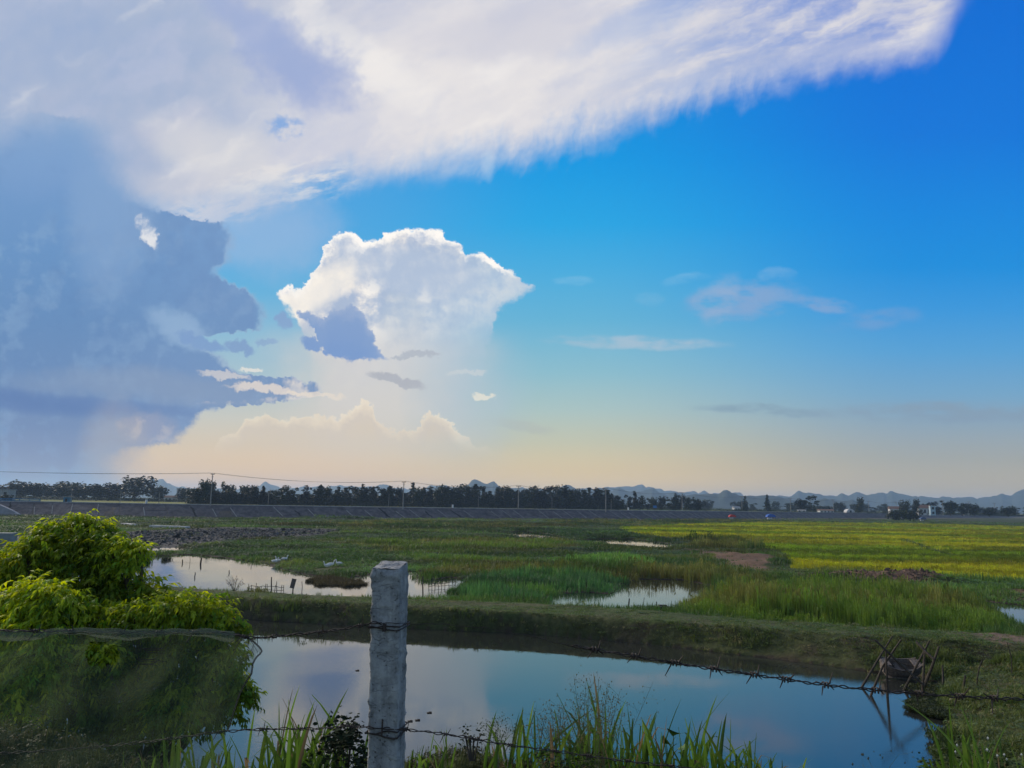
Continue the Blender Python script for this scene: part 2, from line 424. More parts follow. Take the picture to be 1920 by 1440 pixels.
def mesh_np(name, V, F, mat=None, parent=None, smooth=False, attrs=None):
    me = bpy.data.meshes.new(name)
    V = np.asarray(V, dtype=np.float32)
    F = np.asarray(F)
    me.vertices.add(len(V)); me.vertices.foreach_set('co', V.ravel())
    k = F.shape[1]
    me.loops.add(F.size); me.loops.foreach_set('vertex_index', F.astype(np.int32).ravel())
    me.polygons.add(len(F)); me.polygons.foreach_set('loop_start', np.arange(0, F.size, k, dtype=np.int32))
    me.update(calc_edges=True)
    if smooth: me.polygons.foreach_set('use_smooth', np.ones(len(F), dtype=bool))
    for an, (ty, dat) in (attrs or {}).items():
        a = me.attributes.new(an, ty, 'POINT')
        if ty == 'FLOAT': a.data.foreach_set('value', np.asarray(dat, dtype=np.float32).ravel())
        elif ty == 'FLOAT_COLOR': a.data.foreach_set('color', np.asarray(dat, dtype=np.float32).ravel())
        elif ty == 'INT': a.data.foreach_set('value', np.asarray(dat, dtype=np.int32).ravel())
        else: a.data.foreach_set('vector', np.asarray(dat, dtype=np.float32).ravel())
    if mat: me.materials.append(mat)
    me.validate()
    o = bpy.data.objects.new(name, me); COL.objects.link(o)
    if parent: o.parent = parent
    return o


class MB:                                  # collects shapes for one mesh
    def __init__(s): s.v = []; s.f = []; s.sm = False
    def add(s, vs, fs):
        b = len(s.v); s.v += [tuple(v) for v in vs]; s.f += [tuple(i + b for i in f) for f in fs]
    def box(s, c, d, rot=None):
        x, y, z = d[0] / 2, d[1] / 2, d[2] / 2
        vs = [Vector((a * x, b * y, e * z)) for a in (-1, 1) for b in (-1, 1) for e in (-1, 1)]
        if rot is not None: vs = [rot @ v for v in vs]
        c = Vector(c)
        s.add([v + c for v in vs], [(0, 1, 3, 2), (4, 6, 7, 5), (0, 4, 5, 1), (2, 3, 7, 6), (0, 2, 6, 4), (1, 5, 7, 3)])
        return s
    def tube(s, pts, rad, n=6, cap=True):
        pts = [Vector(p) for p in pts]
        if not hasattr(rad, '__len__'): rad = [rad] * len(pts)
        rings = []
        up = None
        for i, p in enumerate(pts):
            t = (pts[min(i + 1, len(pts) - 1)] - pts[max(i - 1, 0)])
            if t.length < 1e-9: t = Vector((0, 0, 1))
            t.normalize()
            if up is None:
                up = Vector((0, 0, 1)) if abs(t.z) < 0.9 else Vector((1, 0, 0))
            a = t.cross(up)
            if a.length < 1e-6: a = t.cross(Vector((1, 0, 0)))
            a.normalize(); b = a.cross(t).normalized(); up = b
            rings.append([p + (a * math.cos(2 * math.pi * k / n) + b * math.sin(2 * math.pi * k / n)) * rad[i] for k in range(n)])
        vs = [v for r in rings for v in r]; fs = []
        for i in range(len(pts) - 1):
            for k in range(n):
                k2 = (k + 1) % n
                fs.append((i * n + k, i * n + k2, (i + 1) * n + k2, (i + 1) * n + k))
        if cap:
            fs.append(tuple(range(n))[::-1]); fs.append(tuple((len(pts) - 1) * n + k for k in range(n)))
        s.add(vs, fs); return s
    def build(s, name, mat=None, parent=None, smooth=False):
        me = bpy.data.meshes.new(name)
        me.from_pydata(s.v, [], s.f); me.update()
        if smooth: me.polygons.foreach_set('use_smooth', [True] * len(me.polygons))
        if mat: me.materials.append(mat)
        o = bpy.data.objects.new(name, me); COL.objects.link(o)
        if parent: o.parent = parent
        return o


def copy_tree(o, parent=None):
    c = o.copy(); COL.objects.link(c); c.parent = parent
    for ch in list(o.children): copy_tree(ch, c)
    return c


# ------------------------------------------------------------------ numpy noise
def _hash(ix, iy, seed):
    h = (ix.astype(np.int64) * 374761393 + iy.astype(np.int64) * 668265263 + seed * 1442695041) & 0xFFFFFFFF
    h = ((h ^ (h >> 13)) * 1274126177) & 0xFFFFFFFF
    return ((h ^ (h >> 16)) & 0xFFFF) / 65535.0


def vnoise(x, y, seed=0):
    x = np.asarray(x, float); y = np.asarray(y, float)
    ix = np.floor(x); iy = np.floor(y); fx = x - ix; fy = y - iy
    fx = fx * fx * (3 - 2 * fx); fy = fy * fy * (3 - 2 * fy)
    a = _hash(ix, iy, seed); b = _hash(ix + 1, iy, seed); c = _hash(ix, iy + 1, seed); d = _hash(ix + 1, iy + 1, seed)
    return (a * (1 - fx) + b * fx) * (1 - fy) + (c * (1 - fx) + d * fx) * fy


def fbm(x, y, s, oct=4, seed=0):
    v = 0; a = 0.5; t = 0
    for i in range(oct):
        v = v + a * vnoise(np.asarray(x) / s + 17.3 * i, np.asarray(y) / s - 9.1 * i, seed + i); t += a
        a *= 0.5; s = s * 0.5
    return v / t


def sst(x, a, b):
    t = np.clip((np.asarray(x, float) - a) / (b - a), 0, 1)
    return t * t * (3 - 2 * t)


def psdf(P, poly):                         # signed distance, negative inside
    x, y = P[:, 0], P[:, 1]
    n = len(poly); d = np.full(len(x), 1e18); ins = np.zeros(len(x), bool)
    for i in range(n):
        ax_, ay_ = poly[i]; bx_, by_ = poly[(i + 1) % n]
        ex, ey = bx_ - ax_, by_ - ay_
        t = np.clip(((x - ax_) * ex + (y - ay_) * ey) / (ex * ex + ey * ey + 1e-12), 0, 1)
        d = np.minimum(d, (x - ax_ - t * ex) ** 2 + (y - ay_ - t * ey) ** 2)
        with np.errstate(divide='ignore', invalid='ignore'):
            cross = ((ay_ > y) != (by_ > y)) & (x < ex * (y - ay_) / (ey if abs(ey) > 1e-12 else 1e-12) + ax_)
        ins ^= cross
    d = np.sqrt(d)
    return np.where(ins, -d, d)


# ================================================================== materials
def mat(name, color=(0.2, 0.2, 0.2), rough=0.8, spec=0.3, build=None, **kw):
    global NT
    m = bpy.data.materials.new(name); m.use_nodes = True
    nt = m.node_tree; NT = nt
    b = nt.nodes['Principled BSDF']
    b.inputs['Base Color'].default_value = (*color[:3], 1)
    b.inputs['Roughness'].default_value = rough
    b.inputs['Specular IOR Level'].default_value = spec
    if build: build(nt, b)
    return m


def objco(nt=None):
    return NT.nodes.new('ShaderNodeTexCoord').outputs['Object']


def bump(b, h, strength=0.5, dist=0.02):
    n = NT.nodes.new('ShaderNodeBump'); n.inputs['Strength'].default_value = strength; n.inputs['Distance'].default_value = dist
    put(n.inputs['Height'], h); NT.links.new(n.outputs[0], b.inputs['Normal'])


def simple(c1, c2, scale, detail=5, bs=0.4, bd=0.02, lo=0.35, hi=0.65):
    def f(nt, b):
        n = noise(objco(), scale, detail, 0.6)
        NT.links.new(ramp(n, [(lo, (*c1, 1)), (hi, (*c2, 1))]), b.inputs['Base Color'])
        bump(b, n, bs, bd)
    return f


def leafmat(name, base, var=0.35, trans=0.45, attr='tint', rough=0.55):
    """leaf: diffuse + translucent, brightness and hue from the tint attribute of the instance"""
    global NT
    m = bpy.data.materials.new(name); m.use_nodes = True
    nt = m.node_tree; NT = nt
    nt.nodes.clear()
    out = nt.nodes.new('ShaderNodeOutputMaterial')
    at = nt.nodes.new('ShaderNodeAttribute'); at.attribute_type = 'INSTANCER' if attr else 'GEOMETRY'; at.attribute_name = attr or 'tint'
    d = nt.nodes.new('ShaderNodeBsdfPrincipled'); d.inputs['Roughness'].default_value = rough; d.inputs['Specular IOR Level'].default_value = 0.25
    t = nt.nodes.new('ShaderNodeBsdfTranslucent')
    ms = nt.nodes.new('ShaderNodeMixShader'); ms.inputs[0].default_value = trans
    if base is None: c = at.outputs['Color']
    else: c = ramp(E(at.outputs['Fac']), base)
    ge = nt.nodes.new('ShaderNodeNewGeometry')
    nt.links.new(c, d.inputs['Base Color'])
    hs = nt.nodes.new('ShaderNodeHueSaturation'); hs.inputs['Value'].default_value = 1.7; hs.inputs['Saturation'].default_value = 1.1
    hs.inputs['Hue'].default_value = 0.49
    nt.links.new(c, hs.inputs['Color']); nt.links.new(hs.outputs[0], t.inputs['Color'])
    nt.links.new(d.outputs[0], ms.inputs[1]); nt.links.new(t.outputs[0], ms.inputs[2])
    nt.links.new(ms.outputs[0], out.inputs['Surface'])
    return m


# ================================================================== the lie of the land
W_ = gps([(-400, 1120), (-100, 1135), (200, 1150), (430, 1160), (700, 1176), (1000, 1189), (1240, 1211), (1560, 1249), (1640, 1262), (1760, 1270), (2000, 1285), (2400, 1310)], 0.0)
T1 = gps([(-400, 1075), (-100, 1090), (200, 1106), (430, 1119), (700, 1132), (1000, 1148), (1300, 1167), (1600, 1188), (1920, 1208), (2400, 1240)], 1.0)
T2 = gps([(-400, 1062), (-100, 1078), (200, 1095), (430, 1108), (700, 1120), (1000, 1131), (1200, 1144), (1500, 1168), (1920, 1192), (2400, 1220)], 1.0)
fW = lambda x: np.interp(x, W_[:, 0], W_[:, 1])
f1 = lambda x: np.interp(x, T1[:, 0], T1[:, 1])
f2 = lambda x: np.interp(x, T2[:, 0], T2[:, 1])

near_pond = np.vstack([gps([(-900, 1100), (-100, 1128), (430, 1155), (700, 1170), (1000, 1184), (1240, 1206), (1560, 1244), (1650, 1258), (1728, 1268), (1772, 1284), (1768, 1315), (1775, 1340),
                            (1792, 1362), (1782, 1392), (1795, 1440)]), np.array([[8.6, 17], [7.0, 13.0], [2, 12.0], [-8, 12.5], [-20, 13], [-60, 13]])])
left_pond = gps([(150, 1052), (232, 1052), (262, 1046), (300, 1042), (372, 1040), (440, 1049), (492, 1053), (506, 1062), (545, 1071), (572, 1078), (612, 1082), (650, 1084),
                 (700, 1078), (765, 1073), (800, 1070), (808, 1074), (780, 1082), (800, 1088), (842, 1083), (872, 1086), (866, 1106), (880, 1128), (700, 1130), (430, 1116), (230, 1108), (120, 1095)])
strip_pond = gps([(258, 1029), (300, 1026), (345, 1027), (352, 1034), (290, 1036), (255, 1037)])
mid_pond = gps([(1012, 1130), (1036, 1114), (1090, 1111), (1146, 1114), (1162, 1096), (1196, 1086), (1280, 1088), (1352, 1102), (1312, 1122), (1262, 1148), (1150, 1146), (1030, 1142)])
sliver_a = gps([(936, 1000), (975, 996), (1024, 1001), (1062, 1008), (1036, 1013), (976, 1009)])
sliver_b = gps([(1092, 1012), (1150, 1010), (1200, 1012), (1264, 1022), (1246, 1029), (1180, 1024), (1102, 1019)])
right_pond = gps([(1800, 1130), (1850, 1128), (1960, 1140), (2100, 1150), (2100, 1190), (1930, 1188), (1895, 1172), (1870, 1150)])
mud_gap = gps([(1385, 1040), (1440, 1050), (1420, 1062), (1370, 1052)])
PONDS = [left_pond, strip_pond, mid_pond, sliver_a, sliver_b, right_pond]
rice = gps([(1160, 990), (1300, 984), (1450, 979), (1700, 982), (1915, 987), (2200, 990), (2200, 1112), (1915, 1094), (1750, 1086), (1620, 1077), (1485, 1070), (1478, 1052), (1462, 1038), (1380, 1016), (1250, 1010), (1180, 1001)])
island = gps([(584, 1087), (620, 1082), (676, 1090), (690, 1097), (645, 1100), (600, 1098)])

# levee crest line (world)
LV = np.array([(-420, 60), (-260, 195), (-180, 262), (-107, 272), (-44, 316), (3, 356), (45, 378), (101, 446), (180, 540), (265, 632), (330, 700), (520, 900), (900, 1280)], float)


def levee_dist(P):                         # signed: negative on the marsh side
    best = np.full(len(P), 1e18); sg = np.ones(len(P))
    for i in range(len(LV) - 1):
        a, b = LV[i], LV[i + 1]; e = b - a; L = e @ e
        t = np.clip(((P - a) @ e) / L, 0, 1)
        q = P - a - t[:, None] * e
        d = (q ** 2).sum(1); s = np.sign(e[0] * q[:, 1] - e[1] * q[:, 0])
        m = d < best; best[m] = d[m]; sg[m] = s[m]
    return np.sqrt(best) * sg


CREST = 4.3


def height(P):
    x, y = P[:, 0], P[:, 1]
    r = np.hypot(x, y)
    h = 0.16 + 0.10 * (fbm(x, y, 6.0, 3, 3) - 0.5) + 0.06 * (fbm(x, y, 1.2, 2, 5) - 0.5)
    fine = (fbm(x, y, 0.9, 3, 41) - 0.5)
    # dyke
    w, a, b = fW(x), f1(x), f2(x)
    front = (y - w) / np.maximum(a - w, 0.5)
    hd = np.where(y < a, sst(front, -0.1, 0.95) * 1.0, np.where(y < b, 1.0, 1.0 - 0.9 * sst(y, b, b + 1.8)))
    hd = hd + 0.16 * fine * (hd > 0.02) * np.where((y > a) & (y < b), 0.35, 1.0) + 0.10 * (fbm(x, y, 3.0, 2, 77) - 0.5) * (hd > 0.05)
    dyke = (y > w - 0.4) & (y < b + 2.0)
    h = np.where(dyke, np.maximum(hd, np.where(y > b, h, -0.2)), h)
    # dirt mounds
    for (px, py, rr, hh) in ((1400, 1050, 4.5, 0.7), (1440, 1062, 4.0, 0.6), (1560, 1092, 4.0, 0.45), (1680, 1092, 4.5, 0.5), (1720, 1094, 3.5, 0.5), (1880, 1120, 4.0, 0.5)):
        q = gp(px, py)
        d = np.hypot((x - q.x) / 1.6, y - q.y) / rr
        h = np.maximum(h, h + hh * np.exp(-d * d * 2) * (0.6 + 0.8 * fbm(x, y, 1.5, 3, 8)))
    # land in front of the dyke, outside the near pond
    front_land = (y < w)
    sd = psdf(P, near_pond)
    wob = 0.5 * (fbm(x, y, 2.0, 3, 21) - 0.5)
    bank = np.where(sd > 0, np.minimum(1.15, 0.10 + 0.26 * (sd + wob)) + 0.12 * fine, -0.7)
    bank = np.where(sd <= 0, np.maximum(-0.7, 0.02 + 0.45 * (sd + wob)), bank)
    bank = np.where((sd > 0), np.maximum(bank, 0.03), bank)
    h = np.where(front_land, np.where(dyke, np.maximum(bank * (x > 12), -0.6) * (x > 12) + np.where(x > 12, 0, -0.4), bank), h)
    h = np.where(front_land & (x <= 12) & (sd < 0.6), np.maximum(-0.7, 0.9 * (sd + 0.15)), h)
    for pd in PONDS:
        s2 = psdf(P, pd)
        k = 0.35 * (fbm(x, y, 1.6, 3, 33) - 0.5) * np.clip(r / 60, 0.5, 3.0)
        pnd = np.clip((s2 + k) * 0.30, -0.6, 0.0)
        m = (y > b - 0.2) & (s2 + k < 0.0)
        h = np.where(m, pnd - 0.03, h)
        e = (y > b + 0.4) & (s2 + k >= 0.0) & (s2 < 6)
        h = np.where(e, np.minimum(h, 0.03 + 0.06 * (s2 + k)), h)
    # river levee the camera stands on
    s_l = 4.9 - 0.52 * (np.maximum(y - 4.6, 0)) + 0.10 * fine
    s_l = np.where(y < 4.6, 4.9 + 0.05 * fine, s_l)
    h = np.maximum(h, s_l)
    for (px, py, D, rx, hh) in ((850, 1425, 4.9, 0.42, 0.20), (930, 1440, 4.8, 0.5, 0.12), (60, 1440, 5.2, 1.2, 0.22), (-60, 1400, 5.4, 1.0, 0.3)):
        q = dp(px, py, D)
        h = h + hh * np.exp(-(((x - q.x) / rx) ** 2 + ((y - q.y) / 0.35) ** 2)) * (0.7 + 0.6 * fbm(x, y, 0.15, 3, 12))
    # ground behind the far levee stands higher
    ld = levee_dist(P)
    h = np.where(ld > 3.8, 3.4, h)
    return h


def build_ground():
    th = np.concatenate([np.linspace(-180, -48, 34)[:-1], np.linspace(-48, -40, 40)[:-1], np.linspace(-40, 40, 520)[:-1], np.linspace(40, 48, 40)[:-1], np.linspace(48, 180, 34)])
    rr = np.concatenate([[0.02], np.geomspace(0.6, 12, 100)[:-1], np.geomspace(12, 30, 120)[:-1], np.geomspace(30, 160, 330)[:-1], np.geomspace(160, 1200, 120)[:-1], np.geomspace(1200, 9500, 14)])
    T, RR = np.meshgrid(np.radians(th), rr)
    X = (RR * np.sin(T)).ravel(); Y = (RR * np.cos(T)).ravel()
    P = np.stack([X, Y], 1)
    H = height(P)
    nr, nt_ = len(rr), len(th)
    i = np.arange(nr - 1)[:, None] * nt_ + np.arange(nt_ - 1)[None, :]
    i = i.ravel()
    F = np.stack([i, i + nt_, i + nt_ + 1, i + 1], 1)
    # cover colour (what grows or lies there)
    C = np.zeros((len(P), 4)); C[:, 3] = 1
    n1 = fbm(X, Y, 9.0, 4, 61)[:, None]; n2 = fbm(X, Y, 1.3, 3, 62)[:, None]
    soil = np.array([0.050, 0.044, 0.024]); grass = np.array([0.042, 0.056, 0.018]); grass2 = np.array([0.060, 0.066, 0.024])
    base = grass * (1 - sst(n1, .35, .65)) + grass2 * sst(n1, .35, .65)
    C[:, :3] = base * 0.9
    w, a, b = fW(X), f1(X), f2(X)
    top = ((Y > a - 0.3) & (Y < b + 0.2))[:, None]
    path = sst(n2, 0.40, 0.66)
    C[:, :3] = np.where(top, np.array([0.048, 0.066, 0.020]) * (1 - path * 0.4) + np.array([0.085, 0.068, 0.042]) * path * 0.4, C[:, :3])
    face = ((Y > w - 0.5) & (Y <= a - 0.3))[:, None]
    C[:, :3] = np.where(face, soil * (1 - 0.65 * sst(n2, .35, .6)) + grass * 0.65 * sst(n2, .35, .6), C[:, :3])
    low = (H < 0.06)[:, None] & (Y > 10)[:, None]
    C[:, :3] = np.where(low, np.array([0.042, 0.034, 0.024]), C[:, :3])
    fl = ((Y < w) & (H > 0.05) & (Y > 12))[:, None]
    C[:, :3] = np.where(fl, soil * 1.0 * (1 - path) + grass2 * path, C[:, :3])
    rs = psdf(P, rice)
    C[:, :3] = np.where((rs < 0)[:, None], np.array([0.15, 0.17, 0.018]), C[:, :3])
    for poly, col in ((gps([(1290, 1030), (1380, 1035), (1450, 1050), (1440, 1075), (1370, 1068), (1300, 1042)]), (0.135, 0.085, 0.055)),
                      (gps([(1478, 1077), (1560, 1078), (1680, 1084), (1770, 1094), (1740, 1101), (1640, 1098), (1500, 1093)]), (0.14, 0.085, 0.058)),
                      (gps([(1800, 1105), (1915, 1112), (2000, 1116), (2000, 1135), (1880, 1128)]), (0.12, 0.085, 0.06)),
                      (gps([(190, 1000), (420, 990), (640, 993), (600, 1006), (440, 1016), (330, 1026), (200, 1034), (60, 1040), (0, 1035), (0, 1008)]), (0.060, 0.056, 0.056)),
                      (gps([(1640, 1205), (1780, 1196), (1920, 1200), (1990, 1225), (1900, 1262), (1800, 1230), (1700, 1222)]), (0.12, 0.085, 0.06))):
        s = psdf(P, poly)
        k = sst(s + (n2[:, 0] - 0.5) * 3.0, 0.6, -0.6)[:, None]
        C[:, :3] = C[:, :3] * (1 - k) + np.array(col) * k
    ld = levee_dist(P)
    beh = ld > 3.0
    fieldc = np.where((fbm(X * 0.4 + Y, Y * 0.3, 60, 3, 5) > 0.47)[:, None], np.array([0.17, 0.165, 0.035]), np.array([0.07, 0.10, 0.03]))
    C[:, :3] = np.where(beh[:, None], fieldc, C[:, :3])
    mud = ((ld < 0) & (ld > -26))[:, None]
    C[:, :3] = np.where(mud, np.array([0.085, 0.070, 0.060]), C[:, :3])

    def f(nt, bb):
        at = NT.nodes.new('ShaderNodeAttribute'); at.attribute_name = 'cover'
        n = noise(objco(), 3.5, 8.0, 0.68); n2_ = noise(objco(), 0.35, 4.0, 0.6)
        v = ss(n * 0.7 + n2_ * 0.3, 0.28, 0.72, 0.55, 1.45)
        vm = NT.nodes.new('ShaderNodeVectorMath'); vm.operation = 'SCALE'
        NT.links.new(at.outputs['Color'], vm.inputs[0]); put(vm.inputs[3], v * 1.25)
        NT.links.new(vm.outputs[0], bb.inputs['Base Color'])
        bump(bb, n, 0.9, 0.10)
    gm = mat('ground_cover', rough=0.95, spec=0.15, build=f)
    V = np.stack([X, Y, H], 1)
    o = mesh_np('ground', V, F, gm, smooth=True, attrs={'cover': ('FLOAT_COLOR', C)})
    tag(o, 'marshy ground with a grassy dyke across and open fields beyond', kind='structure')
    return o


build_ground()


# ------------------------------------------------------------------ water
def water_mat():
    global NT
    m = bpy.data.materials.new('pond_water'); m.use_nodes = True
    NT = m.node_tree; b = NT.nodes['Principled BSDF']
    b.inputs['Base Color'].default_value = (0.024, 0.026, 0.022, 1)
    b.inputs['Roughness'].default_value = 0.015
    b.inputs['IOR'].default_value = 1.75
    b.inputs['Specular IOR Level'].default_value = 0.5
    co = objco()
    mp = NT.nodes.new('ShaderNodeMapping'); mp.inputs['Scale'].default_value = (1.0, 2.2, 1.0); NT.links.new(co, mp.inputs[0])
    calm = noise(co, 0.12, 2.0, 0.5)
    n1 = noise(mp.outputs[0], 7.0, 4.0, 0.6)
    n2 = noise(mp.outputs[0], 1.6, 2.0, 0.5)
    sx = NT.nodes.new('ShaderNodeSeparateXYZ'); NT.links.new(co, sx.inputs[0])
    wp = gp(575, 1270); ddx = (E(sx.outputs[0]) - wp.x) * 0.34; ddy = (E(sx.outputs[1]) - wp.y) * 0.16
    gust = ss(ddx * ddx + ddy * ddy + (calm - 0.5) * 2.0, 1.3, 0.2, 0.0, 0.7)
    h = n1 * (ss(calm, 0.44, 0.60, 0.06, 1.0) + gust) + n2 * 0.15
    bump(b, h, 0.042, 0.05)
    return m


water = mesh_np('water', [(-160, 8, 0), (160, 8, 0), (260, 420, 0), (-260, 420, 0)], [(0, 1, 2, 3)], water_mat())
tag(water, 'still pond water reflecting the evening sky', kind='structure')


# ------------------------------------------------------------------ far levee: sloping concrete slabs and a crest road
def build_levee():
    # resample the crest line
    seg = np.hypot(*(LV[1:] - LV[:-1]).T); s = np.concatenate([[0], np.cumsum(seg)])
    step = 9.0
    # smooth
    ts = np.arange(0, s[-1], step)
    cx = np.interp(ts, s, LV[:, 0]); cy_ = np.interp(ts, s, LV[:, 1])
    k = np.ones(7) / 7
    cx[3:-3] = np.convolve(cx, k, 'valid'); cy_[3:-3] = np.convolve(cy_, k, 'valid')
    dx, dy = np.gradient(cx), np.gradient(cy_); L = np.hypot(dx, dy); nx, ny = dy / L, -dx / L     # normal to the marsh side
    root = empty('concrete_levee', (0, 0, 0))
    tag(root, 'long grey concrete revetment levee with cracked sloping slabs across the marsh', 'levee')
    # core
    prof = [(-4.2, 3.42), (-3.0, CREST), (0.25, CREST), (0.25, CREST + 0.18), (0.0, CREST + 0.18), (0.0, CREST - 0.08), (8.0, -0.25)]
    prof = [(-4.6, 3.2), (-3.2, CREST - 0.02), (0.0, CREST - 0.02), (8.2, -0.35)]
    V = []; F = []
    for i in range(len(ts)):
        for (o_, z) in prof: V.append((cx[i] + nx[i] * o_, cy_[i] + ny[i] * o_, z))
    n = len(prof)
    for i in range(len(ts) - 1):
        for j in range(n - 1): F.append((i * n + j, i * n + j + 1, (i + 1) * n + j + 1, (i + 1) * n + j))
    rock = mat('levee_core', rough=0.95, build=simple((0.05, 0.045, 0.04), (0.10, 0.09, 0.08), 2.0))
    mesh_np('core', V, F, rock, root)
    # crest kerb
    kb = MB()
    for i in range(len(ts) - 1):
        a = Vector((cx[i], cy_[i], CREST + 0.10)); b = Vector((cx[i + 1], cy_[i + 1], CREST + 0.10))
        d = b - a; kb.box((a + b) / 2, (d.length, 0.35, 0.26), Matrix.Rotation(math.atan2(d.y, d.x), 3, 'Z'))
    kb.build('kerb', mat('pale_concrete', rough=0.85, build=simple((0.30, 0.29, 0.28), (0.45, 0.44, 0.43), 1.5)), root)

    def slabmat(nt, b):
        co = objco()
        n = noise(co, 0.35, 6.0, 0.65); n2 = noise(co, 2.5, 6.0, 0.65)
        vs = noise(vecscale(co, (1.0, 1.0, 0.12)), 0.9, 4.0, 0.6)
        c = ramp(n * 0.5 + n2 * 0.25 + vs * 0.25, [(0.36, (0.040, 0.034, 0.038, 1)), (0.48, (0.088, 0.077, 0.080, 1)), (0.60, (0.155, 0.138, 0.134, 1))])
        NT.links.new(c, b.inputs['Base Color']); bump(b, n2, 0.6, 0.05)
    sm = mat('weathered_slab', rough=0.9, build=slabmat)
    dk = mat('slab_gap', rough=0.95, build=simple((0.012, 0.011, 0.012), (0.03, 0.028, 0.028), 2.0))
    pale = mat('slab_mortar', rough=0.9, build=simple((0.20, 0.19, 0.18), (0.34, 0.32, 0.30), 1.5))
    # slabs: one per 6 m, cracked diagonally (they slip down and to the right)
    rs = random.Random(3)
    total = ts[-1]; p = 0.0; cnt = 0
    def pt(sv, o_, up=0.0):
        x = np.interp(sv, ts, cx); y = np.interp(sv, ts, cy_); ax_ = np.interp(sv, ts, nx); ay_ = np.interp(sv, ts, ny)
        z = CREST - 0.02 - (CREST + 0.33) * max(o_, 0) / 8.2
        return Vector((x + ax_ * o_, y + ay_ * o_, z + up))
    sl_all = []
    while p < total - 12:
        x0 = pt(p, 0)
        wdt = rs.uniform(5.5, 8.5)
        lean = rs.uniform(2.0, 3.2)
        az = math.degrees(math.atan2(x0.x, x0.y))
        vis = -38 < az < 36 and x0.y > 0
        if vis: sl_all.append((p, wdt, lean))
        p += wdt
    for idx, (p, wdt, lean) in enumerate(sl_all):
        g0 = rs.uniform(0.04, 0.12); up = rs.uniform(0.05, 0.12)
        cuts = [0.15, rs.uniform(3.4, 4.6), 7.9]
        for q in range(2):
            o0, o1 = cuts[q] + (0.05 if q else 0), cuts[q + 1]
            l0, l1 = lean * o0 / 8, lean * o1 / 8
            u2 = up + rs.uniform(-0.03, 0.03)
            cn = [pt(p + g0 + l0, o0, u2), pt(p + wdt - g0 + l0, o0, u2 + rs.uniform(-.02, .02)), pt(p + wdt - g0 + l1 - rs.uniform(0, 0.2), o1, u2), pt(p + g0 + l1, o1, u2)]
            dn = [c - Vector((0, 0, 0.2)) for c in cn]
            mb = MB(); mb.add(cn + dn, [(0, 1, 2, 3), (4, 7, 6, 5), (0, 4, 5, 1), (1, 5, 6, 2), (2, 6, 7, 3), (3, 7, 4, 0)])
            mb.build('slab', sm, root)
        if idx % 2 == 0 or rs.random() < 0.5:     # broken joint or mortar rib
            cr = MB(); dark = rs.random() < 0.5 and p < sl_all[0][0] + 190
            o0 = rs.uniform(0.4, 3.0); pts = []
            while o0 < 7.4:
                pts.append((o0, rs.uniform(-0.35, 0.35), rs.uniform(0.12, 0.5) if dark else 0.13)); o0 += rs.uniform(0.6, 1.1)
            vs = []
            for (o_, j, w_) in pts:
                l = lean * o_ / 8
                if not dark: j = 0
                vs += [pt(p + l + j - w_, o_, 0.17), pt(p + l + j + w_, o_, 0.17)]
            for v in list(vs): vs.append(v - Vector((0, 0, 0.25)))
            n_ = len(pts); fs = []
            for q in range(n_ - 1):
                fs.append((2 * q, 2 * q + 1, 2 * q + 3, 2 * q + 2))
                fs.append((2 * q, 2 * q + 2, 2 * q + 2 + 2 * n_, 2 * q + 2 * n_)); fs.append((2 * q + 1, 2 * q + 1 + 2 * n_, 2 * q + 3 + 2 * n_, 2 * q + 3))
            if n_ > 1:
                cr.add(vs, fs); cr.build('crack' if dark else 'mortar_rib', dk if dark else pale, root)
    return pt, ts


def vecscale(v, s):
    mp = NT.nodes.new('ShaderNodeMapping'); mp.inputs['Scale'].default_value = s
    NT.links.new(v, mp.inputs[0]); return mp.outputs[0]


lev_pt, lev_ts = build_levee()

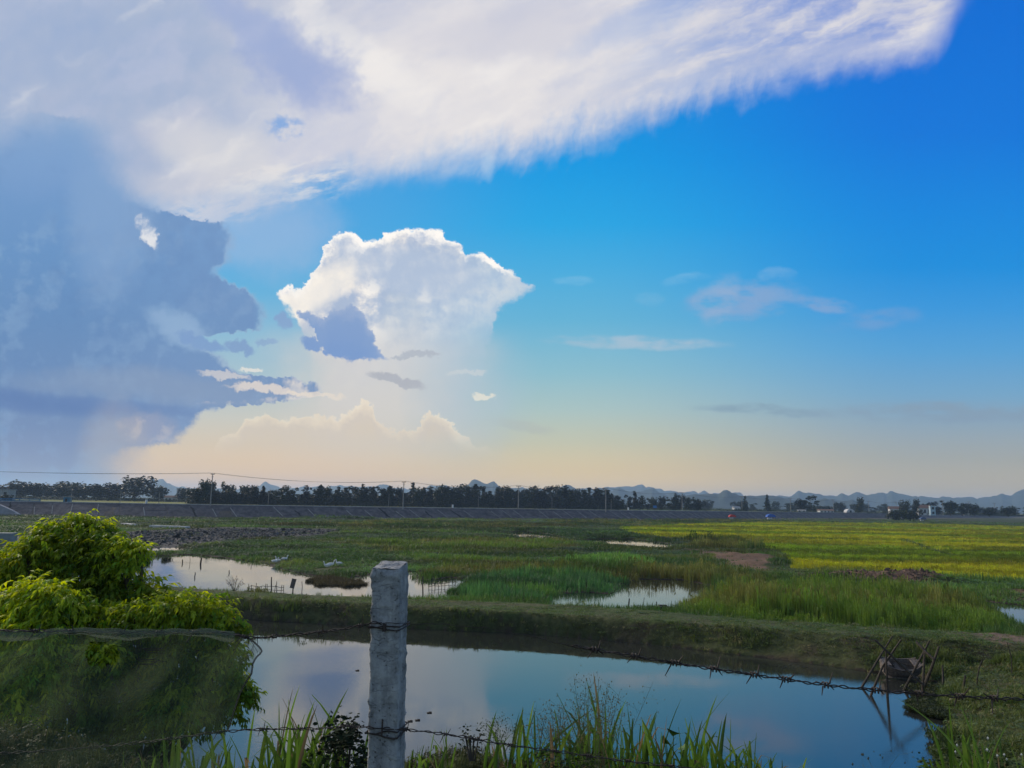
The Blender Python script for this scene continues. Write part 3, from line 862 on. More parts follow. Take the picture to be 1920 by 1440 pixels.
# ================================================================== vegetation as scattered tufts
def scatter(name, templates, pts, rot, scl, tid, tint, material, parent=None, label=None, kind='stuff', cat=None, group=None):
    """one object: its own mesh holds the template tufts and the points where they grow"""
    V, T, tmpl = [], [], []
    F = []
    for k, (v, f) in enumerate(templates):
        b = len(V); V += [tuple(q) for q in v]; F += [tuple(i + b for i in q) for q in f]; T += [k] * len(v)
    nb = len(V)
    N = len(pts)
    allV = np.vstack([np.array(V), np.asarray(pts)])
    me = bpy.data.meshes.new(name)
    me.from_pydata([tuple(v) for v in allV[:nb]], [], F)
    me.vertices.add(N)
    me.vertices.foreach_set('co', allV.astype(np.float32).ravel())
    def at(n, ty, d, key):
        a = me.attributes.new(n, ty, 'POINT'); a.data.foreach_set(key, d.ravel())
    at('is_point', 'INT', np.concatenate([np.zeros(nb), np.ones(N)]).astype(np.int32), 'value')
    at('tid', 'INT', np.concatenate([np.array(T), tid]).astype(np.int32), 'value')
    at('rot', 'FLOAT_VECTOR', np.vstack([np.zeros((nb, 3)), rot]).astype(np.float32), 'vector')
    sc3 = scl if scl.ndim == 2 else np.repeat(scl[:, None], 3, 1)
    at('scl', 'FLOAT_VECTOR', np.vstack([np.ones((nb, 3)), sc3]).astype(np.float32), 'vector')
    tc = np.zeros((nb + N, 4)); tc[:, 3] = 1
    tc[nb:, :3] = tint if tint.ndim == 2 else tint[:, None]
    at('tint', 'FLOAT_COLOR', tc.astype(np.float32), 'color')
    me.materials.append(material)
    me.update()
    o = bpy.data.objects.new(name, me); COL.objects.link(o)
    if parent: o.parent = parent
    ng = bpy.data.node_groups.new(name + '_growth', 'GeometryNodeTree')
    ng.interface.new_socket('Geometry', in_out='INPUT', socket_type='NodeSocketGeometry')
    ng.interface.new_socket('Geometry', in_out='OUTPUT', socket_type='NodeSocketGeometry')
    N_ = ng.nodes; L = ng.links
    gi = N_.new('NodeGroupInput'); go = N_.new('NodeGroupOutput')
    def named(n, ty):
        a = N_.new('GeometryNodeInputNamedAttribute'); a.data_type = ty; a.inputs[0].default_value = n
        return a.outputs[0]
    sp = N_.new('GeometryNodeSeparateGeometry'); sp.domain = 'POINT'
    L.new(gi.outputs[0], sp.inputs[0]); L.new(named('is_point', 'INT'), sp.inputs[1])
    ptsg, tmg = sp.outputs[0], sp.outputs[1]
    g2i = N_.new('GeometryNodeGeometryToInstance')
    cur = tmg
    parts = []
    for k in range(len(templates)):
        c = N_.new('FunctionNodeCompare'); c.data_type = 'INT'; c.operation = 'EQUAL'
        L.new(named('tid', 'INT'), c.inputs[2]); c.inputs[3].default_value = k
        s = N_.new('GeometryNodeSeparateGeometry'); s.domain = 'POINT'
        L.new(tmg, s.inputs[0]); L.new(c.outputs[0], s.inputs[1])
        parts.append(s.outputs[0])
    for s in reversed(parts): L.new(s, g2i.inputs[0])
    ip = N_.new('GeometryNodeInstanceOnPoints')
    L.new(ptsg, ip.inputs['Points']); L.new(g2i.outputs[0], ip.inputs['Instance'])
    ip.inputs['Pick Instance'].default_value = True
    L.new(named('tid', 'INT'), ip.inputs['Instance Index'])
    L.new(named('rot', 'FLOAT_VECTOR'), ip.inputs['Rotation'])
    L.new(named('scl', 'FLOAT_VECTOR'), ip.inputs['Scale'])
    L.new(ip.outputs[0], go.inputs[0])
    md = o.modifiers.new('growth', 'NODES'); md.node_group = ng
    if kind: o['kind'] = kind
    if label: o['label'] = label
    if cat: o['category'] = cat
    if group: o['group'] = group
    return o


def scatter_real(name, templates, pts, rot, scl, tid, tint, material, parent=None):
    """the same placing as scatter(), as one ordinary mesh"""
    V = []; F = []; C = []
    from mathutils import Euler
    for p, r_, s_, k, c in zip(pts, rot, scl, tid, tint):
        v, f = templates[int(k)]
        M_ = np.array(Euler(tuple(r_)).to_matrix())
        q = (np.array(v) * np.array(s_)) @ M_.T + np.array(p)
        b = len(V); V += [tuple(a) for a in q]; F += [tuple(i + b for i in t) for t in f]; C += [(*c, 1.0)] * len(v)
    me = bpy.data.meshes.new(name); me.from_pydata(V, [], F)
    a = me.attributes.new('tint', 'FLOAT_COLOR', 'POINT'); a.data.foreach_set('color', np.array(C, dtype=np.float32).ravel())
    me.materials.append(material); me.update()
    o = bpy.data.objects.new(name, me); COL.objects.link(o)
    if parent: o.parent = parent
    return o


def blades(n, spread, hmin, w, lean, seed, seg=3, droop=0.25, heads=0):
    r = random.Random(seed); V = []; F = []
    for i in range(n):
        a = r.uniform(0, 2 * math.pi); d = spread * math.sqrt(r.random())
        x, y = d * math.cos(a), d * math.sin(a)
        h = r.uniform(hmin, 1.0); b = r.uniform(0, 2 * math.pi); ln = r.uniform(0.1, 1) * lean
        dx, dy = math.cos(b), math.sin(b); px, py = -dy, dx
        ww = w * r.uniform(0.6, 1.2)
        dr = r.uniform(0, droop)
        base = len(V)
        for s in range(seg):
            t = s / seg
            cx_ = x + dx * ln * h * t ** 1.7; cy_ = y + dy * ln * h * t ** 1.7; cz = h * (t - dr * t ** 3)
            wd = ww * (1 - 0.55 * t) * (0.7 + 0.3 * (s > 0))
            V.append((cx_ - px * wd, cy_ - py * wd, cz)); V.append((cx_ + px * wd, cy_ + py * wd, cz))
        V.append((x + dx * ln * h, y + dy * ln * h, h * (1 - dr)))
        for s in range(seg - 1):
            q = base + 2 * s; F.append((q, q + 1, q + 3, q + 2))
        q = base + 2 * (seg - 1); F.append((q, q + 1, q + 2))
        if heads and r.random() < heads:
            # a seed head: a slim spindle near the tip
            tx, ty, tz = x + dx * ln * h, y + dy * ln * h, h * (1 - dr)
            b2 = len(V); hw = ww * 1.6
            V += [(tx, ty, tz + 0.10), (tx - hw, ty, tz + 0.02), (tx + hw, ty, tz + 0.02), (tx, ty, tz - 0.10)]
            F += [(b2, b2 + 1, b2 + 3), (b2, b2 + 3, b2 + 2)]
    return V, F


def broad(n, spread, w, seed):
    """low broad-leaved clump"""
    r = random.Random(seed); V = []; F = []
    for i in range(n):
        a = r.uniform(0, 6.283); d = spread * math.sqrt(r.random()); z = r.uniform(0.25, 1.0) * (1 - 0.4 * d / spread)
        c = Vector((d * math.cos(a), d * math.sin(a), z))
        m = Matrix.Rotation(r.uniform(0, 6.28), 3, 'Z') @ Matrix.Rotation(r.uniform(-1.0, 1.0), 3, 'X')
        ww = w * r.uniform(0.6, 1.3)
        q = [Vector((0, -ww, 0)), Vector((ww * .55, 0, ww * .15)), Vector((0, ww, 0)), Vector((-ww * .55, 0, ww * .15))]
        b = len(V); V += [tuple(c + m @ v) for v in q]; F += [(b, b + 1, b + 2), (b, b + 2, b + 3)]
    return V, F


TUFTS = [blades(16, 0.34, 0.55, 0.030, 0.28, 1), blades(16, 0.40, 0.45, 0.028, 0.42, 2), blades(18, 0.30, 0.7, 0.022, 0.16, 3, heads=0.5),
         blades(14, 0.45, 0.35, 0.030, 0.6, 4), broad(34, 0.5, 0.12, 5), blades(18, 0.36, 0.75, 0.020, 0.12, 6, heads=0.7)]


def poly_px(pts): return gps(pts, 0.1)


# patches of the marsh: (polygon in the photograph, height m, colour, density, tuft kinds)
G_DARK = (0.022, 0.044, 0.010); G_FRESH = (0.054, 0.112, 0.022); G_MID = (0.040, 0.074, 0.016)
G_BRN = (0.060, 0.064, 0.016); G_BLUE = (0.028, 0.070, 0.022); G_OLIVE = (0.046, 0.076, 0.012)
PATCH = [
    (poly_px([(1245, 1152), (1290, 1128), (1340, 1113), (1500, 1100), (1700, 1112), (1850, 1140), (1905, 1172), (1925, 1192), (1700, 1186), (1500, 1172), (1300, 1158)]), 1.35, G_OLIVE, [0, 2, 5, 1], G_BRN),
    (poly_px([(880, 1072), (1080, 1060), (1300, 1066), (1480, 1090), (1500, 1102), (1330, 1112), (1190, 1092), (1160, 1100), (1020, 1085)]), 1.15, G_DARK, [0, 2, 1], G_BRN),
    (poly_px([(800, 1120), (870, 1090), (930, 1078), (1020, 1074), (1130, 1082), (1172, 1096), (1150, 1122), (1035, 1120), (1020, 1133), (900, 1126), (810, 1120)]), 1.10, G_BLUE, [0, 1, 3], G_FRESH),
    (poly_px([(1040, 1050), (1130, 1040), (1240, 1052), (1220, 1068), (1080, 1070)]), 0.8, G_FRESH, [0, 3], G_FRESH),
    (poly_px([(760, 1060), (860, 1048), (1000, 1052), (1060, 1068), (900, 1078), (800, 1078)]), 0.7, G_OLIVE, [0, 1, 3], G_BRN),
    (poly_px([(1280, 1012), (1340, 1006), (1440, 1014), (1490, 1026), (1460, 1036), (1380, 1028), (1300, 1030)]), 1.4, G_DARK, [2, 5, 1], G_BRN),
    (poly_px([(1600, 1110), (1700, 1100), (1790, 1112), (1860, 1150), (1780, 1130)]), 0.8, G_DARK, [1, 3], G_MID),
    (poly_px([(620, 1020), (900, 1008), (1060, 1012), (1100, 1024), (900, 1040), (700, 1036)]), 0.75, G_OLIVE, [0, 1], G_BRN),
    (poly_px([(500, 985), (700, 978), (950, 980), (1100, 985), (900, 993), (700, 992)]), 0.8, G_BRN, [0, 2], G_DARK),
    (poly_px([(1000, 975), (1200, 972), (1400, 974), (1500, 978), (1300, 984), (1100, 985)]), 0.9, G_DARK, [0, 1], G_BRN),
    (poly_px([(345, 1034), (420, 1018), (560, 1014), (700, 1030), (760, 1050), (700, 1062), (560, 1056), (440, 1044)]), 0.55, G_DARK, [4, 3, 0], G_MID),
    (poly_px([(520, 1062), (620, 1060), (760, 1058), (830, 1066), (760, 1072), (640, 1080), (560, 1073)]), 0.38, G_MID, [3, 4], G_FRESH),
    (poly_px([(560, 972), (640, 964), (730, 966), (700, 975)]), 1.4, G_DARK, [4, 1], G_MID),
    (poly_px([(950, 1000), (860, 995), (1000, 992), (1180, 1000), (1230, 1010), (1100, 1010)]), 0.9, G_DARK, [4, 0], G_MID),
]
BARE = [(gps([(1310, 1036), (1380, 1038), (1450, 1050), (1435, 1072), (1370, 1064), (1320, 1044)]), 0.10),
        (gps([(1485, 1079), (1560, 1080), (1680, 1085), (1765, 1094), (1735, 1100), (1640, 1096), (1500, 1091)]), 0.16),
        (gps([(190, 1000), (420, 990), (640, 993), (600, 1006), (440, 1014), (330, 1026), (200, 1034), (60, 1040), (0, 1035), (0, 1008)]), 0.06)]


def build_marsh():
    pts, rot, scl, tid, tint = [], [], [], [], []
    r = np.random.default_rng(5)
    # candidates evenly spread over the view, so near plants stand apart and far ones close up
    cand = []
    for (y0, y1, stepx, stepy) in ((966, 985, 3.0, 1.1), (985, 1010, 3.2, 1.5), (1010, 1050, 3.6, 2.2), (1050, 1100, 4.2, 2.9), (1100, 1215, 5.0, 3.6)):
        xs = np.arange(-60, 2010, stepx); ys = np.arange(y0, y1, stepy)
        a, b = np.meshgrid(xs, ys)
        cand.append(np.stack([a.ravel() + r.uniform(-.5, .5, a.size) * stepx, b.ravel() + r.uniform(-.5, .5, a.size) * stepy], 1))
    cand = np.vstack(cand)
    D = CF[None] * FPX + CR[None] * (cand[:, :1] - 960) + CU[None] * (720 - cand[:, 1:])
    ok = D[:, 2] < -1e-4 * 1450
    cand = cand[ok]; D = D[ok]
    t = (0.12 - EYE) / D[:, 2]
    P = D[:, :2] * t[:, None]
    d = np.hypot(P[:, 0], P[:, 1])
    ok = (d < 640) & (P[:, 1] > f2(P[:, 0]) + 0.9) & (levee_dist(P) < -8.6)
    P = P[ok]; d = d[ok]
    H = height(P)
    x, y = P[:, 0], P[:, 1]
    n1 = fbm(x, y, 7.0, 4, 71); n2 = fbm(x, y, 22.0, 3, 72); n3 = fbm(x, y, 2.0, 3, 73)
    hgt = 0.28 + 0.50 * sst(n1, 0.42, 0.64) * (0.5 + n2)
    col = np.array(G_DARK)[None] * (1 - sst(n2, .35, .65))[:, None] + np.array(G_MID)[None] * sst(n2, .35, .65)[:, None]
    br = sst(fbm(x * 0.35, y, 9, 3, 79), 0.50, 0.64)[:, None] * 0.5
    col = col * (1 - br) + np.array(G_BRN) * br
    kind = np.where(n1 > 0.52, r.choice([0, 1, 3], len(x)), r.choice([3, 4, 0], len(x)))
    dens = np.ones(len(x))
    for poly, hh, cc, kk, c2 in PATCH:
        s = psdf(P, poly) + (n3 - 0.5) * 4 + (n1 - 0.5) * 5
        m = s < 0
        e = sst(-s, 0.0, 2.5)
        hgt = np.where(m, hgt * (1 - e) + hh * e * (0.50 + 0.35 * n1 + 0.62 * sst(fbm(x, y, 3.2, 3, 88), .36, .62)), hgt)
        k2 = sst(fbm(x * 0.5, y, 5.0, 3, 91), 0.42, 0.62)[:, None]
        cc_ = np.array(cc) * (1 - k2) + np.array(c2) * k2
        col = np.where(m[:, None], cc_, col)
        kind = np.where(m, r.choice(kk, len(x)), kind)
    rs = psdf(P, rice)
    inr = rs < 0
    stripe = sst(fbm(x * 0.10 + 50, y, 11.0, 3, 95), 0.34, 0.52)[:, None]
    ry = np.array([0.225, 0.228, 0.013]) * stripe + np.array([0.105, 0.160, 0.012]) * (1 - stripe)
    ry = ry * (0.9 + 0.4 * n3)[:, None]
    # narrow bunds between the plots
    bund = np.zeros(len(x), bool)
    for (a, b) in (((1180, 1000), (1900, 1040)), ((1400, 990), (1915, 1012)), ((1500, 1040), (1915, 1062)), ((1690, 1012), (1780, 1045)), ((1300, 1000), (1690, 1018))):
        A = np.array(gp(*a)[:2]); B = np.array(gp(*b)[:2]); e = B - A
        tt = np.clip(((P - A) @ e) / (e @ e), 0, 1); q = P - A - tt[:, None] * e
        bund |= np.hypot(q[:, 0], q[:, 1]) < 0.35 + 0.004 * d
    col = np.where(inr[:, None], np.where(bund[:, None], np.array(G_MID) * 0.9, ry), col)
    hgt = np.where(inr, np.where(bund, 0.25, 0.55 + 0.12 * n3), hgt)
    kind = np.where(inr, r.choice([2, 0, 5], len(x)), kind)
    for poly, dd in BARE:
        s = psdf(P, poly) + (n3 - 0.5) * 2.5
        m = (s < 0) & ~inr
        dens = np.where(m, dd, dens); hgt = np.where(m, 0.25, hgt)
    dens = np.where((H < 0.0), 0.0, dens)
    # a few reeds stand in the shallow edge
    dens = np.where((H >= -0.16) & (H < 0.0) & (hgt > 0.6), 0.55, dens)
    dens = np.where(psdf(P, island) < 0, 0.0, dens)
    for (qx, qy) in ((518, 1059), (533, 1056), (617, 1069), (634, 1066)):
        q = gp(qx, qy, .06); dens = np.where((np.abs(x - q.x) < 0.9) & (y - q.y < 0.5) & (y - q.y > -2.6), 0.0, dens)
    # muddy foot of the levee
    ld = levee_dist(P)
    dens = np.where((ld > -22) & (n1 < 0.5) & (x > 60), 0.45, dens)
    keep = r.random(len(x)) < dens
    P, d, H, hgt, col, kind, n3, inr = P[keep], d[keep], H[keep], hgt[keep], col[keep], kind[keep], n3[keep], inr[keep]
    # thin out in the near zone is not needed; widen far tufts so they close up
    wid = np.clip(d / 62.0, 0.75, 4.5) * 0.72 * r.uniform(0.8, 1.3, len(d))
    hh = hgt * r.uniform(0.7, 1.15, len(d)) * np.where(inr, 1.0, 1.0)
    wid = np.where(kind == 4, np.maximum(wid, 0.6), wid)
    scl = np.stack([wid, wid, hh], 1)
    rot = np.stack([r.normal(0, 0.05, len(d)), r.normal(0, 0.05, len(d)), r.uniform(0, 6.283, len(d))], 1)
    jit = r.uniform(0.72, 1.32, (len(d), 1)) * (1 + r.normal(0, 0.06, (len(d), 3)))
    tint = np.clip(col * jit * np.where(inr, 1.12, 1.80)[:, None] * (0.60 + 0.76 * sst(fbm(P[:, 0] * .3, P[:, 1], 7.0, 3, 55), .35, .65))[:, None], 0.005, 0.6)
    pos = np.stack([P[:, 0], P[:, 1], np.where(H < 0, -0.12, H - 0.02)], 1)
    gm = leafmat('grass_blade', None, trans=0.30)
    global grass_real_m
    grass_real_m = leafmat('grass_blade_clump', None, trans=0.35, attr='')
    sel = ~inr
    print('marsh', sel.sum(), 'rice', inr.sum())
    scatter('marsh_grass', TUFTS, pos[sel], rot[sel], scl[sel], kind[sel], tint[sel], gm, label='green and brown reeds and grasses covering the marsh')
    scatter('rice_field', TUFTS, pos[inr], rot[inr], scl[inr], kind[inr], tint[inr], gm, label='yellow green ripening rice in plots beyond the dirt bank')
    return gm


grass_m = build_marsh()


def build_dyke_grass():
    r = np.random.default_rng(8)
    def over(x0, x1, y0, y1, sx, sy, z):
        a, b = np.meshgrid(np.arange(x0, x1, sx), np.arange(y0, y1, sy))
        px = a.ravel() + r.uniform(-.5, .5, a.size) * sx; py = b.ravel() + r.uniform(-.5, .5, a.size) * sy
        D = CF[None] * FPX + CR[None] * (px[:, None] - 960) + CU[None] * (720 - py[:, None])
        t = (z - EYE) / D[:, 2]
        return D[:, :2] * t[:, None]
    P = np.vstack([over(-40, 1990, 1100, 1275, 4.2, 2.4, 0.6), over(1640, 1990, 1180, 1470, 5.0, 3.2, 0.4)])
    x, y = P[:, 0], P[:, 1]
    H = height(P)
    w, a, b = fW(x), f1(x), f2(x)
    dy = (y > w - 0.1) & (y < b + 1.4)
    land = (y <= w) & (psdf(P, near_pond) > -0.1) & (y > 13) & (x > 5)
    n = fbm(x, y, 2.2, 4, 101); n2 = fbm(x, y, 0.8, 3, 102)
    top = (y > a - 0.2) & (y < b + 0.1)
    edge = (y > a - 0.7) & (y <= a + 0.1)
    hgt = np.where(top, 0.05 + 0.06 * n, 0.10 + 0.26 * sst(n, 0.42, 0.68))
    dens = np.where(top, sst(n2 + n * 0.4, 0.44, 0.70) * 0.95, 0.45 + 0.55 * sst(n, 0.36, 0.56))
    dens = np.where(edge, 0.85, dens)
    low = (H < 0.30) & (y > w) & (y < a)
    dens = np.where(low, 0.30 * sst(n, .42, .6), dens); 
    q = gp(480, 1135, 0.6)
    big = np.hypot((x - q.x) / 3.5, (y - q.y) / 2.0) < 1
    hgt = np.where(big & ~top, 0.55, hgt)
    dirt = psdf(P, gps([(1640, 1205), (1780, 1196), (1920, 1200), (1990, 1225), (1900, 1262), (1800, 1230), (1700, 1222)]))
    dens = np.where(dirt < 0, 0.22, dens)
    hgt = np.where(land, 0.12 + 0.35 * sst(n, 0.45, 0.7), hgt)
    ok = (dy | land) & (H > -0.02) & (r.random(len(x)) < dens)
    P, H, hgt, n, n2, top, land = P[ok], H[ok], hgt[ok], n[ok], n2[ok], top[ok], land[ok]
    N = len(P)
    k = sst(n2, .35, .65)[:, None]
    col = np.array([0.048, 0.064, 0.016]) * (1 - k) + np.array([0.078, 0.086, 0.028]) * k
    col = np.where(top[:, None], np.array([0.062, 0.086, 0.022]) * (0.7 + 0.6 * n[:, None]), col)
    dry = (r.random(N) < 0.07)[:, None]
    col = np.where(dry, np.array([0.14, 0.115, 0.06]), col)
    col = col * r.uniform(1.1, 2.1, (N, 1)) * np.array([[.92, 1.06, .9]])
    wid = np.where(top, 0.34, 0.40) * r.uniform(0.7, 1.3, N)
    scl = np.stack([wid, wid, hgt * r.uniform(0.6, 1.3, N)], 1)
    rot = np.stack([r.normal(0, .1, N), r.normal(0, .1, N), r.uniform(0, 6.28, N)], 1)
    kind = r.choice([0, 1, 3, 4, 3], N)
    print('dyke', N)
    scatter('dyke_grass', TUFTS, np.stack([P[:, 0], P[:, 1], H - 0.015], 1), rot, scl, kind, col, grass_m, label='short trodden grass and weeds on the dyke and right bank')


build_dyke_grass()

# the crown of grass on the little island and the floating weed
def weed_patch(name, poly_world, n, zc, leaf, seed, label, col, hmax=0.06):
    r = np.random.default_rng(seed); p = np.array(poly_world)
    lo, hi = p.min(0), p.max(0)
    C = r.uniform(lo, hi, (n * 4, 2))
    s = psdf(C, p) + (fbm(C[:, 0], C[:, 1], 0.5, 3, seed) - 0.5) * 0.9
    C = C[s < 0][:n]
    N = len(C)
    V, F = broad(6, 0.5, 0.22, seed); T = [(V, F), broad(5, 0.6, 0.25, seed + 1)]
    sc = leaf * r.uniform(0.6, 1.4, N); scl = np.stack([sc, sc, sc * hmax / leaf], 1)
    rot = np.stack([r.normal(0, .2, N), r.normal(0, .2, N), r.uniform(0, 6.28, N)], 1)
    tint = np.array(col)[None] * r.uniform(0.6, 1.4, (N, 1))
    scatter(name, T, np.stack([C[:, 0], C[:, 1], np.full(N, zc)], 1), rot, scl, r.integers(0, 2, N), tint, grass_m, label=label)


weed_patch('floating_weed', gps([(1700, 1290), (1730, 1282), (1775, 1290), (1772, 1310), (1735, 1312), (1706, 1300)]), 1200, 0.01, 0.15, 31, 'small leafed floating weed between the fishing poles and the shore', (0.045, 0.055, 0.018), 0.12)
weed_patch('floating_weed', gps([(1695, 1322), (1740, 1314), (1800, 1322), (1800, 1358), (1770, 1350), (1735, 1343), (1700, 1334)]), 2600, 0.01, 0.16, 33, 'dense dark weed mat growing out from the right shore', (0.040, 0.055, 0.018), 0.16)
weed_patch('floating_weed', gps([(1752, 1392), (1775, 1382), (1830, 1384), (1830, 1450), (1775, 1450), (1765, 1420)]), 1800, 0.02, 0.12, 35, 'leafy creeping weed on the water at lower right', (0.045, 0.07, 0.018), 0.3)
weed_patch('floating_weed', gps([(1455, 1248), (1490, 1244), (1520, 1250), (1490, 1253)]), 60, 0.005, 0.08, 36, 'sparse dark floating weed below the far bank', (0.03, 0.035, 0.02), 0.02)

isl = []
r_ = np.random.default_rng(3)
ip_ = r_.uniform(island.min(0), island.max(0), (2600, 2)); ip_ = ip_[psdf(ip_, island) + (fbm(ip_[:, 0], ip_[:, 1], 1.5, 3, 4) - 0.5) * 2 < 0]
N = len(ip_)
isl = tag(empty('mud_island', (float(island[:, 0].mean()), float(island[:, 1].mean()), 0)), 'low brown mud island with dead grass in the left pond', 'islet')
ci = island.mean(0)
V = [(0, 0, 0.10)]; F = []
m_ = 26
for k_ in range(m_):
    a_ = 2 * math.pi * k_ / m_
    q_ = ci + np.array([math.cos(a_) * (island[:, 0].max() - ci[0]) * 0.85, math.sin(a_) * (island[:, 1].max() - ci[1]) * 0.75]) * (0.8 + 0.35 * random.random())
    V.append((q_[0] - ci[0], q_[1] - ci[1], -0.05))
for k_ in range(m_): F.append((0, 1 + k_, 1 + (k_ + 1) % m_))
mesh_np('mud_base', V, F, mat('wet_mud', rough=0.8, build=simple((0.03, 0.024, 0.018), (0.07, 0.055, 0.04), 3.0)), isl)
go_ = scatter('dead_grass', TUFTS, np.stack([ip_[:, 0] - ci[0], ip_[:, 1] - ci[1], np.full(N, 0.0)], 1), np.stack([r_.normal(0, .3, N), r_.normal(0, .3, N), r_.uniform(0, 6.28, N)], 1),
              np.stack([np.full(N, .35), np.full(N, .35), r_.uniform(.1, .45, N)], 1), r_.choice([1, 3], N), np.array([[0.055, 0.048, 0.022]]) * r_.uniform(.6, 1.4, (N, 1)), grass_m, parent=isl)


# rubble on the mud flat at left
def rubble():
    r = np.random.default_rng(14)
    poly = gps([(200, 1003), (420, 992), (640, 995), (600, 1004), (440, 1012), (330, 1024), (200, 1031), (130, 1034), (110, 1010)])
    V_, F_ = [], []
    T = []
    for s in range(4):
        bm = bmesh.new(); bmesh.ops.create_icosphere(bm, subdivisions=1, radius=1.0)
        rr = random.Random(s)
        for v in bm.verts: v.co *= rr.uniform(0.6, 1.2); v.co.z *= 0.6
        bm.verts.ensure_lookup_table()
        T.append(([tuple(v.co) for v in bm.verts], [tuple(v.index for v in f.verts) for f in bm.faces])); bm.free()
    lo, hi = poly.min(0), poly.max(0)
    C = r.uniform(lo, hi, (60000, 2)); C = C[psdf(C, poly) < (r.random(60000) - 0.5) * 7][:11000]
    N = len(C); H = height(C)
    sc = np.exp(r.normal(-2.55, 0.60, N))[:, None] * r.uniform(0.7, 1.3, (N, 3)) * np.array([[1.2, 1.2, .7]])
    stone = mat('rubble_stone', rough=0.9, build=None)
    global NT
    NT = stone.node_tree
    at = NT.nodes.new('ShaderNodeAttribute'); at.attribute_type = 'INSTANCER'; at.attribute_name = 'tint'
    NT.links.new(at.outputs['Color'], NT.nodes['Principled BSDF'].inputs['Base Color'])
    g = 0.03 + 0.13 * r.random((N, 1)) ** 1.8
    scatter('rubble', T, np.stack([C[:, 0], C[:, 1], H - 0.01], 1), r.uniform(0, 6.28, (N, 3)), sc, r.integers(0, 4, N), g * np.array([[1.0, 0.94, 0.90]]), stone, label='grey broken stone rubble on the mud flat beyond the left pond')
    poly2 = gps([(1490, 1082), (1560, 1082), (1680, 1088), (1765, 1096), (1735, 1101), (1640, 1098), (1500, 1094)])
    lo, hi = poly2.min(0), poly2.max(0)
    C = r.uniform(lo, hi, (9000, 2)); C = C[psdf(C, poly2) < 0][:1500]; N = len(C); H = height(C)
    sc = np.exp(r.normal(-2.75, 0.6, N))[:, None] * r.uniform(0.7, 1.3, (N, 3))
    g = r.uniform(0.06, 0.17, (N, 1))
    scatter('clods', T, np.stack([C[:, 0], C[:, 1], H + 0.02], 1), r.uniform(0, 6.28, (N, 3)), sc, r.integers(0, 4, N), g * np.array([[1.0, 0.66, 0.44]]), stone, label='reddish earth clods along the bank below the rice')


rubble()

# ================================================================== hills
def hill(pts, D, depth, seed, rough=0.9, label='', ext=True):
    xs = np.arange(pts[0][0], pts[-1][0], 2.6)
    ys = np.interp(xs, [p[0] for p in pts], [p[1] for p in pts])
    det = (fbm(xs, xs * 0 + seed, 9.0, 4, seed) - 0.5) * 6.0 * rough - (np.abs(fbm(xs, xs * 0 - seed, 20.0, 2, seed + 9) - 0.5) * 26 - 3.2) * rough
    e = np.minimum(sst(xs, pts[0][0], pts[0][0] + 25), sst(-xs, -pts[-1][0], -pts[-1][0] + 25)) if ext else np.ones(len(xs))
    crest = []
    for x, y, d_, k in zip(xs, ys, det, e):
        p = dp(x, y + d_ * 0.8, D)
        crest.append((p.x, max(4.0, 3.0 + (p.z - 3.0) * (0.15 + 0.85 * k))))
    rows = np.concatenate([np.linspace(-1, 0, 9), np.linspace(0, 1, 5)[1:]])
    V = []; n = len(rows)
    cx = np.array([c[0] for c in crest])
    for i, (X, Z) in enumerate(crest):
        for rv in rows:
            prof = (1 - abs(rv)) ** 1.15
            nz = 0.0 if abs(rv) in (0, 1) else (fbm(np.array([X / (D * 0.012)]), np.array([rv * 5.0]), 1.0, 4, seed + 3)[0] - 0.5) * 0.55
            z = 3.0 + (Z - 3.0) * max(0.0, prof * (1 + nz * (1 - prof) * 1.6)) - (1.0 if abs(rv) == 1 else 0)
            V.append((X * (1 + rv * depth / D), D + rv * depth, z))
    i = (np.arange(len(crest) - 1)[:, None] * n + np.arange(n - 1)[None]).ravel()
    F = np.stack([i, i + n, i + n + 1, i + 1], 1)
    o = mesh_np('hill', V, F, hill_m, smooth=True)
    tag(o, label, kind='structure')
    return o


hill_m = mat('forested_karst', rough=0.95, spec=0.1, build=simple((0.018, 0.030, 0.022), (0.05, 0.06, 0.055), 0.02, 8, 0.8, 6.0))
hill([(-300, 916), (-100, 914), (60, 918), (160, 913), (240, 915), (280, 904), (292, 899), (305, 901), (318, 906), (335, 913), (400, 918), (470, 914), (497, 907), (520, 912), (545, 917), (572, 911), (600, 913), (640, 915),
      (680, 912), (712, 909), (745, 914), (790, 919), (812, 912), (832, 909), (850, 914), (870, 912), (900, 918), (950, 919), (980, 914), (1010, 918), (1100, 916), (1140, 913), (1170, 910), (1190, 914), (1206, 911), (1230, 918), (1290, 923), (1360, 924), (1410, 926)], 5600, 600, 3,
     label='pale far karst ridge along the whole horizon')
hill([(790, 926), (812, 914), (835, 913), (860, 915), (872, 917), (880, 908), (886, 902), (894, 900), (904, 904), (914, 908), (926, 904), (936, 911), (946, 916), (962, 917), (975, 914), (992, 917), (1010, 925)], 4000, 280, 5, 0.5, label='twin humped blue karst hill rising above the tree row')
hill([(1025, 930), (1042, 917), (1052, 912), (1062, 909), (1075, 912), (1088, 919), (1103, 917), (1120, 922), (1143, 921), (1160, 916), (1175, 920), (1190, 922), (1205, 921), (1222, 917), (1236, 922), (1250, 927), (1265, 925), (1285, 929), (1310, 933), (1330, 938)], 3800, 320, 7, 0.6, label='row of blue karst knolls behind the end of the tree row')
hill([(1240, 944), (1275, 930), (1312, 928), (1328, 925), (1345, 926), (1357, 920), (1366, 921), (1380, 926), (1396, 930), (1420, 932), (1441, 928), (1460, 931), (1480, 936), (1510, 941), (1530, 938), (1546, 934), (1562, 937), (1580, 941), (1600, 939), (1622, 944), (1650, 952)], 2700, 250, 9, 0.5, label='nearer dark blue wooded hills right of centre')
